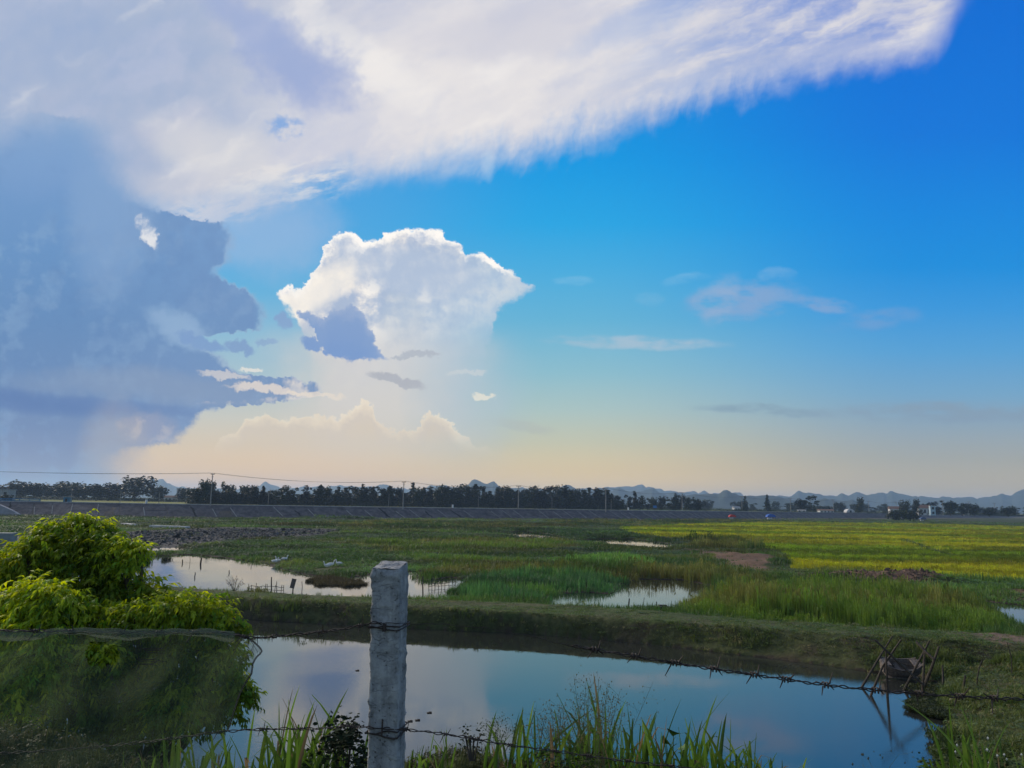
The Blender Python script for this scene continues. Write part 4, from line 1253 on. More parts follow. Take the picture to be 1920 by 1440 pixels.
hill([(1380, 945), (1420, 934), (1460, 932), (1485, 929), (1496, 921), (1512, 922), (1532, 925), (1560, 929), (1582, 929), (1602, 926), (1640, 925), (1651, 922), (1662, 925), (1669, 920), (1680, 926), (1720, 929), (1760, 932), (1800, 934), (1840, 933),
      (1862, 928), (1885, 926), (1896, 930), (1906, 923), (1920, 918), (1960, 912), (2020, 916), (2100, 905), (2300, 915), (2500, 930)], 4300, 500, 11, 0.8, label='long blue mountain range at far right')


# ================================================================== trees along the fields
def crown_mesh(name, kind, seed):
    r = random.Random(seed); V = []; F = []
    if kind == 'broad': lobes = [(r.uniform(-.34, .34), r.uniform(-.34, .34), r.uniform(.26, .80), r.uniform(.15, .26)) for _ in range(14)] + [(0, 0, .52, .36)]; n = 1250; s = 0.046
    elif kind == 'tall': lobes = [(r.uniform(-.09, .09) * (1.2 - z), r.uniform(-.10, .10) * (1.2 - z), z, (.17 - .12 * z) * r.uniform(.8, 1.3)) for z in (.16, .22, .3, .36, .44, .5, .58, .64, .72, .80, .87, .94)]; n = 800; s = 0.040
    elif kind == 'feathery': lobes = [(r.uniform(-.20, .20), r.uniform(-.20, .20), r.uniform(.16, .92), r.uniform(.07, .16)) for _ in range(15)]; n = 760; s = 0.040
    else: lobes = [(r.uniform(-.5, .5), r.uniform(-.5, .5), r.uniform(.2, .7), r.uniform(.2, .34)) for _ in range(10)]; n = 800; s = 0.06
    w = [l[3] ** 2 for l in lobes]
    for i in range(n):
        lx, ly, lz, lr = r.choices(lobes, w)[0]
        v = Vector((r.gauss(0, 1), r.gauss(0, 1), r.gauss(0, 1))).normalized() * lr * (r.random() ** 0.45) * r.uniform(0.85, 1.12)
        c = Vector((lx, ly, lz)) + v
        if c.z < 0.02: continue
        m = Matrix.Rotation(r.uniform(0, 6.28), 3, 'Z') @ Matrix.Rotation(r.uniform(-1.2, 1.2), 3, 'X')
        q = s * r.uniform(0.5, 1.4)
        b = len(V)
        for a in ((-q, -q * .5), (q * .2, -q * .8), (q, 0.1 * q), (-q * .2, q * .8)): V.append(tuple(c + m @ Vector((a[0], a[1], r.uniform(-.2, .2) * q))))
        F.append((b, b + 1, b + 2, b + 3))
    me = bpy.data.meshes.new(name); me.from_pydata(V, [], F); me.update(); me.materials.append(far_leaf)
    return me


def trunk_mesh(name, kind, seed):
    r = random.Random(seed); mb = MB()
    top = 0.75 if kind in ('tall', 'feathery') else 0.55
    w = 0.014 if kind in ('tall', 'feathery') else 0.03
    mb.tube([(0, 0, -0.02), (r.uniform(-.01, .01), 0, .3 * top), (r.uniform(-.02, .02), r.uniform(-.02, .02), top)], [w, w * .8, w * .3], 6)
    for k in range(5 if kind == 'broad' else 4):
        a = r.uniform(0, 6.28); z = r.uniform(.3, .6) * top; l = .28 if kind == 'broad' else .12
        mb.tube([(0, 0, z), (math.cos(a) * l * .5, math.sin(a) * l * .5, z + l * .5), (math.cos(a) * l, math.sin(a) * l, z + l)], [w * .5, w * .35, w * .1], 4)
    me = bpy.data.meshes.new(name); me.from_pydata(mb.v, [], mb.f); me.update(); me.materials.append(bark)
    return me


def far_leaf_mat():
    m = leafmat('tree_leaf', [(0.0, (0.006, 0.011, 0.006, 1)), (1.0, (0.018, 0.030, 0.010, 1))], trans=0.15, attr=None)
    NT_ = m.node_tree
    a = [n for n in NT_.nodes if n.type == 'ATTRIBUTE'][0]
    oi = NT_.nodes.new('ShaderNodeObjectInfo')
    rp = [n for n in NT_.nodes if n.type == 'VALTORGB'][0]
    NT_.links.new(oi.outputs['Random'], rp.inputs[0])
    return m


far_leaf = far_leaf_mat()
bark = mat('bark', rough=0.9, build=simple((0.05, 0.04, 0.03), (0.12, 0.10, 0.08), 6.0))
CR_M = {}; TR_M = {}
for kd in ('broad', 'tall', 'feathery', 'bush'):
    CR_M[kd] = [crown_mesh('crown_mesh', kd, 100 + i + len(kd) * 7) for i in range(4)]
    TR_M[kd] = [trunk_mesh('trunk_mesh', kd, 200 + i) for i in range(2)]


def tree(px, top, D, kind, wpx=None, label='', group=None, name='tree', zb=3.4):
    b = dp(px, 900, D); b.z = zb
    ph = EYE + (dp(px, top, D).z - EYE) - zb
    ph = max(ph, 1.0) * 1.02
    o = empty(name, b, random.uniform(0, 6.28))
    tag(o, label, 'tree' if kind != 'bush' else 'shrub', group)
    nat = {'broad': 1.15, 'tall': 0.42, 'feathery': 0.6, 'bush': 1.5}[kind]
    w = (wpx / FPX * D) / nat if wpx else ph
    c = bpy.data.objects.new('crown', random.choice(CR_M[kind])); COL.objects.link(c); c.parent = o; c.scale = (w, w, ph)
    t = bpy.data.objects.new('trunk', random.choice(TR_M[kind])); COL.objects.link(t); t.parent = o; t.scale = (max(w, ph * .6), max(w, ph * .6), ph)
    return o


# left wood behind the yellow field
WOOD_L = ['first', 'second', 'third', 'fourth', 'fifth', 'sixth', 'seventh', 'eighth', 'ninth', 'tenth', 'eleventh', 'twelfth', 'thirteenth', 'fourteenth', 'fifteenth']
for _i, (px, top, w, lab) in enumerate(((-30, 912, 70, ''), (14, 909, 40, ''), (42, 901, 52, ''), (66, 904, 44, ''), (92, 908, 36, ''), (116, 902, 40, ''), (136, 903, 42, ''), (158, 906, 38, ''), (184, 908, 40, ''), (206, 905, 40, ''), (226, 909, 30, ''),
                          (300, 911, 34, ''), (345, 914, 26, ''), (366, 916, 24, ''))):
    tree(px, top, 610 + random.uniform(-25, 25), 'broad', w * 1.5, WOOD_L[_i] + ' tree from the left in the wood behind the yellow field', 'trees behind the yellow field')
tree(256, 892, 590, 'broad', 78, 'tallest broad dark tree standing between the left wood and the small white house')
tree(383, 898, 400, 'broad', 34, 'dark round tree just left of the tallest power pole')
tree(424, 900, 430, 'feathery', 22, 'thin topped tree right of the tallest power pole')
# the long row
prof = ([366, 380, 400, 430, 480, 520, 560, 600, 640, 700, 750, 800, 860, 900, 960, 1000, 1020, 1040, 1100, 1140, 1170], [922, 912, 908, 913, 915, 917, 919, 916, 914, 915, 911, 916, 913, 917, 918, 912, 909, 916, 921, 924, 926])
x = 362.0; LROW = 'trees in the long row behind the levee'
while x < 1168:
    D = 415 + (x - 380) * 0.24
    kd = random.choice(['tall', 'feathery', 'tall', 'broad', 'feathery']) if x > 480 else random.choice(['broad', 'feathery', 'broad'])
    t = np.interp(x, *prof) + random.choice([-6, -3, 0, 3, 7, 11]) + random.uniform(-2, 2)
    tree(x, t, D + random.uniform(-14, 14), kd, random.uniform(19, 30) if kd != 'broad' else random.uniform(24, 36), {'tall': 'dark spire shaped', 'feathery': 'dark loose crowned', 'broad': 'dark full crowned'}[kd] + ' tree in the long row ' + ('left of the tallest pole' if x < 395 else 'just right of the tallest pole' if x < 500 else 'midway from the first to the second pole' if x < 640 else 'left of the second pole' if x < 756 else 'right of the second pole' if x < 865 else 'under the twin humped hill' if x < 972 else 'between third and fourth pole' if x < 1136 else 'right of the fourth pole'), LROW)
    x += random.uniform(4.0, 7.5)
# thinning clump to the right
for _i, (px, top, w, kd) in enumerate(((1178, 926, 20, 'feathery'), (1190, 921, 16, 'tall'), (1200, 928, 26, 'broad'), (1214, 932, 22, 'feathery'), (1226, 931, 20, 'broad'), (1240, 930, 26, 'broad'), (1255, 930, 22, 'feathery'), (1266, 925, 18, 'tall'), (1274, 927, 22, 'feathery'),
                         (1284, 932, 26, 'broad'), (1296, 930, 20, 'feathery'), (1304, 934, 18, 'broad'), (1312, 936, 20, 'broad'))):
    tree(px, top, 600 + random.uniform(-20, 20), kd, w, WOOD_L[_i] + ' tree from the left in the open clump past the long row', 'trees past the end of the row')
FARG = 'far trees on the plain'
for i in range(44):
    px = random.uniform(1320, 1960); b = np.interp(px, [1320, 1420, 1500, 1700, 1920], [939, 941, 944, 947, 950])
    tree(px, b + random.uniform(-3, 5), random.uniform(900, 1150), random.choice(['broad', 'bush', 'feathery']), random.uniform(16, 34), 'small hazy tree far out on the plain ' + ('left of the sixth pole' if px < 1391 else 'between sixth and seventh pole' if px < 1482 else 'between seventh and eighth pole' if px < 1562 else 'left of the big bush' if px < 1660 else 'behind the tower house' if px < 1790 else 'toward the right edge'), FARG)
tree(1396, 930, 700, 'tall', 14, 'tall narrow tree beside the white roofed house on the plain')
tree(1437, 928, 720, 'tall', 14, 'lone narrow tree left of the three armed power pole')
tree(1500, 935, 690, 'broad', 34, 'rounded tree left of the leaning tall tree')
tree(1518, 928, 690, 'feathery', 26, 'leaning tall tree above the low brown roofed shed')
tree(1545, 945, 800, 'bush', 40, 'low wide tree behind the brown roofed shed')
tree(1572, 941, 900, 'broad', 34, 'hazy round tree left of the egg shaped tree')
tree(1610, 932, 690, 'broad', 22, 'egg shaped dark tree standing alone right of the domed hut')
tree(1694, 936, 640, 'broad', 28, 'round tree behind the large bush on the levee')
tree(1714, 935, 640, 'broad', 20, 'second round tree behind the large bush, left of the brown roofs')
tree(1748, 937, 660, 'feathery', 34, 'loose tree left of the pale blue tower house')
for (px, top, w, lab) in ((1778, 939, 40, 'dark tree right of the pale blue tower house'), (1800, 943, 34, 'dark tree between the two poles at right'), (1822, 944, 30, 'tree right of the second last pole'),
                          (1850, 950, 34, 'low tree by the far right pole'), (1885, 948, 44, 'wide low tree near the right edge'), (1930, 950, 40, 'tree cut by the right edge of the view')):
    tree(px, top, 650, 'broad', w, lab)
for (px, w, top, pos) in ((1672, 34, 953, 'left'), (1690, 40, 950, 'middle and tallest'), (1708, 36, 952, 'right')):
    tree(px, top, 520, 'bush', w, pos + ' bush of the big dark clump in front of the levee', 'bushes in front of the levee', 'bush', 0.1)
tree(1392, 952, 560, 'bush', 14, 'small bush on the levee crest right of the pole', None, 'bush', 4.3)
tree(18, 923, 330, 'bush', 26, 'low bush by the blue barrier at far left', None, 'bush', 3.4)


# undergrowth closing the foot of the tree row
def undergrowth():
    r = np.random.default_rng(77)
    px = np.concatenate([r.uniform(355, 1330, 3200), r.uniform(-40, 380, 900), r.uniform(1320, 1960, 900)])
    P = []
    for i, x in enumerate(px):
        D = (415 + (x - 380) * 0.24 + r.uniform(-10, 14)) if 355 < x < 1175 else (600 + r.uniform(-30, 40) if x < 400 else r.uniform(640, 1000))
        q = dp(x, 940, D); P.append((q.x, q.y, 3.35))
    P = np.array(P); N = len(P)
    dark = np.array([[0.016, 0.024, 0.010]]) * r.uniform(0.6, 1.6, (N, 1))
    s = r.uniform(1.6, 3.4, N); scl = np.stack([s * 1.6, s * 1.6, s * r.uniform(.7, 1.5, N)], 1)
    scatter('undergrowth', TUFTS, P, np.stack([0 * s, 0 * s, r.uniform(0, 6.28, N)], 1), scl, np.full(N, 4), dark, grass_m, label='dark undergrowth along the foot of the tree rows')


undergrowth()

# ================================================================== power poles and cables
conc = mat('pole_concrete', rough=0.85, build=simple((0.20, 0.19, 0.18), (0.30, 0.29, 0.27), 1.0))
steel = mat('dark_steel', rough=0.6, build=simple((0.05, 0.045, 0.04), (0.10, 0.09, 0.08), 3.0))
porc = mat('porcelain', (0.16, 0.10, 0.08), 0.3)


def pole_proto(H=11.0):
    o = empty('power_pole')
    MB().tube([(0, 0, -0.3), (0, 0, H * .5), (0, 0, H)], [0.24, 0.20, 0.14], 8).build('shaft', conc, o)
    a = MB().box((0, 0, H - 0.35), (2.6, 0.16, 0.16)); a.box((0, 0, H - 1.2), (1.4, 0.12, 0.12)); a.build('crossarm', steel, o)
    for x in (-1.2, 0, 1.2):
        MB().tube([(x, 0, H - 0.27), (x, 0, H - 0.1), (x, 0, H + 0.12)], [0.10, 0.13, 0.05], 6).build('insulator', porc, o)
    return o


PP = [(395, 275, 'tallest concrete power pole, left of the long tree row'), (756, 316, 'second power pole from the left, against the tree row'), (972, 354, 'third power pole, in front of the tree row left of its end'),
      (1136, 373, 'fourth power pole, near the right end of the tree row'), (1279, 452, 'fifth power pole, in the open clump of trees'), (1391, 560, 'sixth power pole, beside the narrow pair of trees'), (1482, 600, 'seventh power pole, left of the leaning tall tree'),
      (1562, 640, 'eighth power pole, left of the domed white hut'), (1628, 690, 'ninth power pole, right of the egg shaped tree'), (1680, 720, 'tenth power pole, behind the big bush'), (1767, 640, 'power pole just right of the pale blue tower house'),
      (1816, 700, 'power pole left of the far right pole'), (1864, 760, 'power pole farthest to the right')]
proto = pole_proto(); posn = []
for i, (px, D, lab) in enumerate(PP):
    o = proto if i == 0 else copy_tree(proto)
    q = dp(px, 940, D); o.location = (q.x, q.y, CREST if i < 1 else CREST - 0.5); o.rotation_euler = (0, 0, R(-45 + random.uniform(-6, 6)))
    if i in (10, 11, 12): o.scale = (1, 1, 1.1)
    tag(o, lab, 'power pole', 'power poles along the levee')
    posn.append(Vector((q.x, q.y, o.location.z + 11.0)))
posn = [Vector((-215, 120, 17.0))] + posn[:10]
for k, (off, lab) in enumerate(((-1.2, 'power cable nearest the marsh strung between the poles'), (1.2, 'power cable farthest from the marsh strung between the poles'))):
    mb = MB()
    for a, b in zip(posn[:-1], posn[1:]):
        pts = [a.lerp(b, t / 14) + Vector((off * .7, -off * .7 * -1, 0.15 - (3.4 if a.x < -120 else 1.7) * 4 * (t / 14) * (1 - t / 14))) for t in range(15)]
        mb.tube(pts, 0.032, 4)
    tag(mb.build('power_cable', steel), lab, 'cable')
# slim low poles
sp = empty('slim_pole'); MB().tube([(0, 0, -.3), (0, 0, 6.2)], [.12, .08], 6).build('shaft', conc, sp); MB().box((0, 0, 5.9), (.5, .08, .08)).build('bracket', steel, sp)
for i, (px, D, hh, lab) in enumerate(((225, 290, .95, 'slim grey pole in front of the left wood'), (298, 300, .8, 'slim short pole in the yellow field by the white marker'), (133, 280, .75, 'dark slim pole beside the blue pump hut'), (503, 310, 1.0, 'slim pole at the left end of the tree row'),
                                      (729, 325, 1.0, 'slim pole just left of the second power pole'), (897, 345, 1.0, 'slim pole before the twin humped hill'), (1035, 370, 1.0, 'slim pole between the third and fourth power poles'), (1146, 395, 1.0, 'slim pole just right of the fourth power pole'),
                                      (1176, 420, .9, 'slim pole in front of the clump by the white marker'), (1530, 640, 1.1, 'slim pale pole between the seventh and eighth power poles'))):
    o = sp if i == 0 else copy_tree(sp)
    q = dp(px, 940, D); o.location = (q.x, q.y, 3.6); o.scale = (1, 1, hh); tag(o, lab, 'pole', 'slim poles on the levee')

# ================================================================== buildings
wall_w = mat('white_render', rough=0.85, build=simple((0.42, 0.42, 0.42), (0.60, 0.60, 0.59), 0.8))
wall_b = mat('pale_blue_render', rough=0.85, build=simple((0.30, 0.42, 0.50), (0.40, 0.52, 0.60), 0.8))
roof_r = mat('red_brown_tiles', rough=0.9, build=simple((0.12, 0.07, 0.055), (0.20, 0.12, 0.09), 2.0))
roof_g = mat('grey_roof', rough=0.8, build=simple((0.22, 0.22, 0.23), (0.34, 0.34, 0.35), 2.0))
dark = mat('dark_opening', (0.015, 0.016, 0.02), 0.3)
bluep = mat('blue_paint', rough=0.55, build=simple((0.03, 0.12, 0.22), (0.05, 0.17, 0.30), 1.0))


def house(px, D, wpx, hpx, label, wall, roof, zb=3.4, flat=False, name='house', cat='house', wins=2):
    b = dp(px, 940, D); w = wpx / FPX * D; h = hpx / FPX * D
    o = empty(name, (b.x, b.y, zb), R(random.uniform(-14, 14))); tag(o, label, cat)
    wh = h if flat else h * 0.68; dd = w * 0.8
    MB().box((0, 0, wh / 2), (w, dd, wh)).build('wall', wall, o)
    if flat:
        MB().box((0, 0, wh + .12), (w * 1.1, dd * 1.1, .24)).build('roof', roof, o)
    else:
        e = 1.12; z0 = wh; z1 = h
        v = [(-w / 2 * e, -dd / 2 * e, z0), (w / 2 * e, -dd / 2 * e, z0), (w / 2 * e, dd / 2 * e, z0), (-w / 2 * e, dd / 2 * e, z0), (-w / 2 * e, 0, z1), (w / 2 * e, 0, z1)]
        mb = MB(); mb.add(v, [(0, 1, 5, 4), (2, 3, 4, 5), (0, 4, 3), (1, 2, 5), (0, 3, 2, 1)]); mb.build('roof', roof, o)
    fl = max(1, int(wh / 3.2)); n = wins
    for f in range(fl):
        for i in range(n):
            x = (i + .5) / n * w - w / 2; z = wh / fl * (f + .55)
            fr = MB().box((x, -dd / 2 - .03, z), (w / n * .42 + .16, .10, wh / fl * .5 + .16)).build('window', wall_w, o)
            MB().box((x, -dd / 2 - .10, z), (w / n * .42, .06, wh / fl * .5)).build('pane', dark, fr)
    return o


house(321, 600, 20, 12, 'small white house with dark doorway right of the tallest tree', wall_w, roof_r, wins=3)
house(345, 640, 24, 24, 'flat roofed grey house rising behind the trees left of the tallest pole', wall_w, roof_g, flat=True, wins=3)
house(1380, 800, 12, 9, 'white house on the plain beside the sixth power pole', wall_w, roof_g, wins=2)
house(1547, 640, 24, 8, 'low shed with a reddish roof left of the eighth pole', wall_w, roof_r, wins=4, name='shed', cat='shed')
house(1502, 680, 14, 6, 'tiny white shed under the rounded tree', wall_w, roof_g, wins=2, name='shed', cat='shed')
house(1747, 640, 9, 17, 'narrow pale blue tower house between dark trees', wall_b, wall_w, flat=True, wins=1)
house(1730, 660, 22, 19, 'brown roofed house left of the pale blue tower house', wall_w, roof_r, wins=3)
house(1676, 690, 18, 15, 'house with red brown roof half hidden behind the big bush', wall_w, roof_r, wins=3)
house(1812, 760, 14, 12, 'pale house peeping between trees right of the tower house', wall_w, roof_g, wins=2)
house(8, 420, 26, 20, 'flat roofed building cut by the left edge of the view', roof_g, roof_g, flat=True, wins=2)
# domed hut
q = dp(1592, 957, 630); o = empty('domed_hut', (q.x, q.y, 4.2)); tag(o, 'white domed hut on the levee left of the egg shaped tree', 'hut')
mb = MB()
for k in range(9):
    a0, a1 = math.pi * k / 9, math.pi * (k + 1) / 9
    for sgn in (1,):
        mb.add([(-3.2 * math.cos(a0), -3, .8 + 2.4 * math.sin(a0)), (-3.2 * math.cos(a1), -3, .8 + 2.4 * math.sin(a1)), (-3.2 * math.cos(a1), 3, .8 + 2.4 * math.sin(a1)), (-3.2 * math.cos(a0), 3, .8 + 2.4 * math.sin(a0))], [(0, 1, 2, 3)])
mb.add([(-3.2 * math.cos(math.pi * k / 9), -3, .8 + 2.4 * math.sin(math.pi * k / 9)) for k in range(10)], [tuple(range(10))])
mb.build('roof', wall_w, o); MB().box((0, 0, .4), (6.2, 5.6, .8)).build('wall', roof_g, o); MB().box((0, -3.05, 1.2), (1.4, .1, 1.6)).build('door', dark, o)

# blue barrier, pump hut, markers on the crest
q = dp(36, 944, 268); o = empty('blue_barrier', (q.x, q.y, CREST), R(38)); tag(o, 'long pale blue barrier on the levee crest at far left', 'barrier')
for z in (.35, .9): MB().box((0, 0, z), (12.5, .22, .34)).build('rail', bluep, o)
for x in (-6, -3, 0, 3, 6): MB().box((x, .2, .55), (.25, .25, 1.1)).build('post', bluep, o)
q = dp(126, 944, 290); o = empty('pump_hut', (q.x, q.y, CREST - .6)); tag(o, 'narrow blue pump hut standing above the levee at left', 'hut')
MB().box((0, 0, 1.2), (2.2, 1.8, 2.4)).build('wall', bluep, o); MB().box((0, 0, 2.5), (2.6, 2.1, .18)).build('roof', roof_g, o); MB().box((0, -.93, 1.0), (.8, .06, 1.7)).build('door', dark, o)
white = mat('white_paint', rough=0.6, build=simple((0.55, 0.55, 0.55), (0.72, 0.72, 0.72), 4.0))
mk = empty('marker_post'); MB().box((0, 0, .75), (.62, .5, 1.5)).build('post', white, mk); MB().box((0, 0, .08), (1.0, .8, .16)).build('base', conc, mk)
for i, (px, D, lab) in enumerate(((274, 268, 'white marker post on the crest below the tallest tree'), (849, 330, 'white marker post on the crest right of the second pole'), (1178, 398, 'white marker post on the crest right of the fourth pole'))):
    o = mk if i == 0 else copy_tree(mk); q = dp(px, 945, D)
    j = np.argmin(np.hypot(LV[:, 0] - q.x, LV[:, 1] - q.y)); o.location = (q.x, q.y, CREST + .02); o.rotation_euler = (0, 0, R(45)); tag(o, lab, 'marker post', 'white markers on the levee crest')
# wing wall and blocks at far left
q = gp(8, 968, 0.2); o = empty('wing_wall', (q.x, q.y, 0)); tag(o, 'pale concrete wing wall running down the levee at the left edge', 'wall')
mb = MB(); mb.add([(-8, 0, 0), (4, 0, 0), (4.2, 0, .8), (2, 0, 2.0), (-2, 0, 3.6), (-8, 0, 4.2)] + [(-8, 1.2, 0), (4, 1.2, 0), (4.2, 1.2, .8), (2, 1.2, 2.0), (-2, 1.2, 3.6), (-8, 1.2, 4.2)],
                  [(0, 1, 2, 3, 4, 5), (11, 10, 9, 8, 7, 6), (0, 6, 7, 1), (1, 7, 8, 2), (2, 8, 9, 3), (3, 9, 10, 4), (4, 10, 11, 5)])
mb.build('wall', mat('pale_stone', rough=.85, build=simple((.26, .26, .28), (.36, .36, .38), 1.0)), o)
MB().box((0, -1.2, .5), (9, 2.0, 1.0)).build('apron', conc, o)
q = gp(-2, 1024, 0.1); o = tag(MB().box((0, 0, 0), (3.2, 2.2, 1.8), Matrix.Rotation(.2, 3, 'Z')).build('concrete_block', mat('block_face', rough=.85, build=simple((.16, .20, .20), (.24, .27, .27), 1.0))), 'grey green concrete block lying on the mud at the left edge', 'block'); o.location = (q.x, q.y, 0.85)
# pale broken slabs lying behind the mud flat
for (x0, y0, x1, y1, lab) in ((232, 984, 252, 986, 'short pale concrete strip on the grass behind the rubble'), (284, 988, 352, 990.5, 'long pale concrete strip on the grass behind the rubble')):
    a, b = gp(x0, y0, .2), gp(x1, y1, .2); d = b - a
    o = MB().box((0, 0, 0), (d.length, 1.3, .5)).build('concrete_strip', wall_w); o.location = (a + b) / 2 + Vector((0, 0, .15)); o.rotation_euler = (0, 0, math.atan2(d.y, d.x)); tag(o, lab, 'strip')

# tarpaulin shelters under the levee
tr_ = mat('red_tarp', (0.50, 0.03, 0.02), .6); tb_ = mat('blue_tarp', (0.02, 0.10, 0.42), .5)


def shelter(px, py, w, h, tarp, label, name='tarp_shelter'):
    q = gp(px, py, 0.1); D = q.y; W = w / FPX * D; Hh = h / FPX * D
    o = empty(name, (q.x, q.y, .1)); tag(o, label, 'shelter')
    mb = MB(); n = 7
    pr = [(-W / 2 * math.cos(math.pi * k / n), Hh * (.45 + .55 * math.sin(math.pi * k / n))) for k in range(n + 1)]
    v = [(x, -W * .35, z) for x, z in pr] + [(x, W * .35, z) for x, z in pr]
    mb.add(v, [(k, k + 1, n + 2 + k, n + 1 + k) for k in range(n)] + [tuple(range(n + 1))]); mb.build('tarp', tarp, o)
    for sx in (-1, 1):
        for sy in (-1, 1): MB().box((sx * W * .45, sy * W * .3, Hh * .25), (.12, .12, Hh * .5)).build('prop', steel, o)
    MB().box((-W * .15, -W * .1, Hh * .16), (W * .5, W * .3, Hh * .3)).build('crate', wall_w, o)
    return o


shelter(1373, 973, 13, 8, tr_, 'small red tarpaulin shelter at the foot of the levee')
shelter(1445, 974, 16, 10, tb_, 'bright blue tarpaulin shelter at the foot of the levee')
shelter(1730, 977, 11, 7, mat('slate_tarp', (.05, .09, .20), .5), 'dull slate blue shelter right of the big bush')
q = dp(1228, 950, 500); o = empty('road_sign', (q.x, q.y, 3.8)); tag(o, 'small blue sign among the trees past the fourth pole', 'sign')
MB().box((0, 0, 2.6), (2.2, .12, 1.5)).build('panel', mat('sign_blue', (.03, .16, .45), .5), o)
for sx in (-.7, .7): MB().box((sx, .1, 1.0), (.1, .1, 2.4)).build('post', steel, o)

# ================================================================== ducks, stakes, nets and the boat
white_f = mat('white_feather', rough=0.8, build=simple((0.62, 0.62, 0.60), (0.78, 0.78, 0.77), 6.0))
bill_m = mat('orange_bill', (0.65, 0.25, 0.03), 0.5)


def duck_proto():
    o = empty('duck')
    spine = [(-.30, 0, .17), (-.24, 0, .15), (-.14, 0, .13), (0, 0, .12), (.12, 0, .13), (.19, 0, .18), (.22, 0, .26), (.235, 0, .34), (.255, 0, .39), (.29, 0, .395), (.315, 0, .385)]
    rad = [.012, .055, .10, .125, .105, .065, .038, .034, .046, .042, .018]
    MB().tube(spine, rad, 10).build('body', white_f, o, True)
    MB().tube([(.31, 0, .385), (.34, 0, .378), (.375, 0, .372)], [.020, .017, .010], 6).build('bill', bill_m, o, True)
    for s in (-1, 1): MB().tube([(-.20, s * .07, .17), (-.08, s * .115, .15), (.06, s * .11, .15), (.12, s * .06, .17)], [.01, .04, .045, .015], 6).build('wing', white_f, o, True)
    return o


dk = duck_proto()
for i, (px, py, rz, lab) in enumerate(((515, 1058, 10, 'white duck farthest left, at the tip of the grass spit'), (521, 1057, 160, 'white duck close behind the leftmost one'), (533, 1055, 30, 'white duck sitting alone in the grass beyond the spit'),
                                       (613, 1069, 200, 'white duck lying flat on the bank, left of the upright one'), (620, 1066, 20, 'white duck with raised neck on the bank'), (635, 1064, 170, 'white duck farthest right on the bank'))):
    o = dk if i == 0 else copy_tree(dk)
    q = gp(px, py, .06); hh = float(height(np.array([[q.x, q.y]]))[0])
    o.location = (q.x, q.y, max(hh, 0) + .16); o.rotation_euler = (0, 0, R(rz)); o.scale = (1.25,) * 3
    tag(o, lab, 'duck', 'white ducks by the left pond')

bamboo = mat('weathered_bamboo', rough=0.75, build=simple((0.028, 0.022, 0.016), (0.070, 0.056, 0.042), 12.0))
darkwood = mat('wet_dark_wood', rough=0.8, build=simple((0.025, 0.020, 0.016), (0.06, 0.05, 0.04), 10.0))


def stake(px, yt, yb, r, lab, px2=None, z0=0.0, m=None, name='stake'):
    b = gp(px, yb, z0); t = dp(px2 if px2 is not None else px, yt, b.y)
    mid = b.lerp(t, .5) + Vector((random.uniform(-.03, .03), 0, 0))
    o = MB().tube([b - (t - b).normalized() * .7 * (1 if z0 <= 0 else .3), b, mid, t], [r, r, r * .95, r * .8], 6).build(name, m or darkwood)
    return tag(o, lab, 'stake')


for (px, yt, yb, r, lab, p2) in ((342, 1049, 1056, .05, 'short stake in the left pond below the far shore', None), (376, 1046, 1057, .08, 'dark crooked stake in the upper left pond', 378),
                                 (356, 1044, 1056, .02, 'thin stake between the short one and the crooked one', None), (365, 1073, 1081, .04, 'stake in the middle of the left pond', 366), (430, 1069, 1075, .04, 'little stake right of the middle of the left pond', None),
                                 (471, 1058, 1063, .03, 'tiny stake near the far shore of the left pond', None), (509, 1082, 1105, .045, 'tall stake beside the low net fence, left of the board', None), (519, 1090, 1107, .025, 'thin stake in the low net fence', None),
                                 (566, 1090, 1110, .025, 'thin stake right of the leaning board', None), (793, 1080, 1116, .05, 'tall dark stake in the water just right of the concrete post', None), (1178, 1122, 1142, .05, 'stake at the left end of the net pen in the middle pool', 1180),
                                 (1205, 1120, 1141, .02, 'thin leaning cane in the middle pool', 1208), (1230, 1128, 1143, .04, 'stake at the right end of the net pen in the middle pool', 1231)):
    stake(px, yt, yb, r, lab, p2)

# leaning board
b = gp(549, 1112, 0.3); o = empty('leaning_board', b, R(20)); tag(o, 'weathered reddish board on a short stake at the pond edge', 'board')
f = b.y / FPX
MB().box((-.02, 0, 17 * f), (8 * f, .06, 17 * f), Matrix.Rotation(R(12), 3, 'Y')).build('board', mat('faded_board', rough=.8, build=simple((.11, .08, .07), (.19, .15, .13), 5.0)), o)
MB().tube([(0, 0, -.5), (0, .04, 14 * f)], [.05, .04], 6).build('stake', darkwood, o)

net_thin = mat('net_cord', (0.07, 0.065, 0.06), 0.8)


def low_fence(a, b, n, hp, lab, rails=2):
    A, B = gp(*a, 0), gp(*b, 0); o = empty('net_fence', A); tag(o, lab, 'net fence')
    for i in range(n):
        p = A.lerp(B, i / (n - 1)) - A; h = hp / FPX * A.y * random.uniform(.6, 1.15)
        MB().tube([p - Vector((0, 0, .4)), p + Vector((random.uniform(-.08, .08), 0, h))], .022, 5).build('stake', darkwood, o)
    for k in range(rails):
        z = hp / FPX * A.y * (.3 + .4 * k)
        pts = [(A.lerp(B, t / 10) - A) + Vector((0, 0, z + random.uniform(-.04, .04))) for t in range(11)]
        MB().tube(pts, .018, 4).build('cord', net_thin, o)


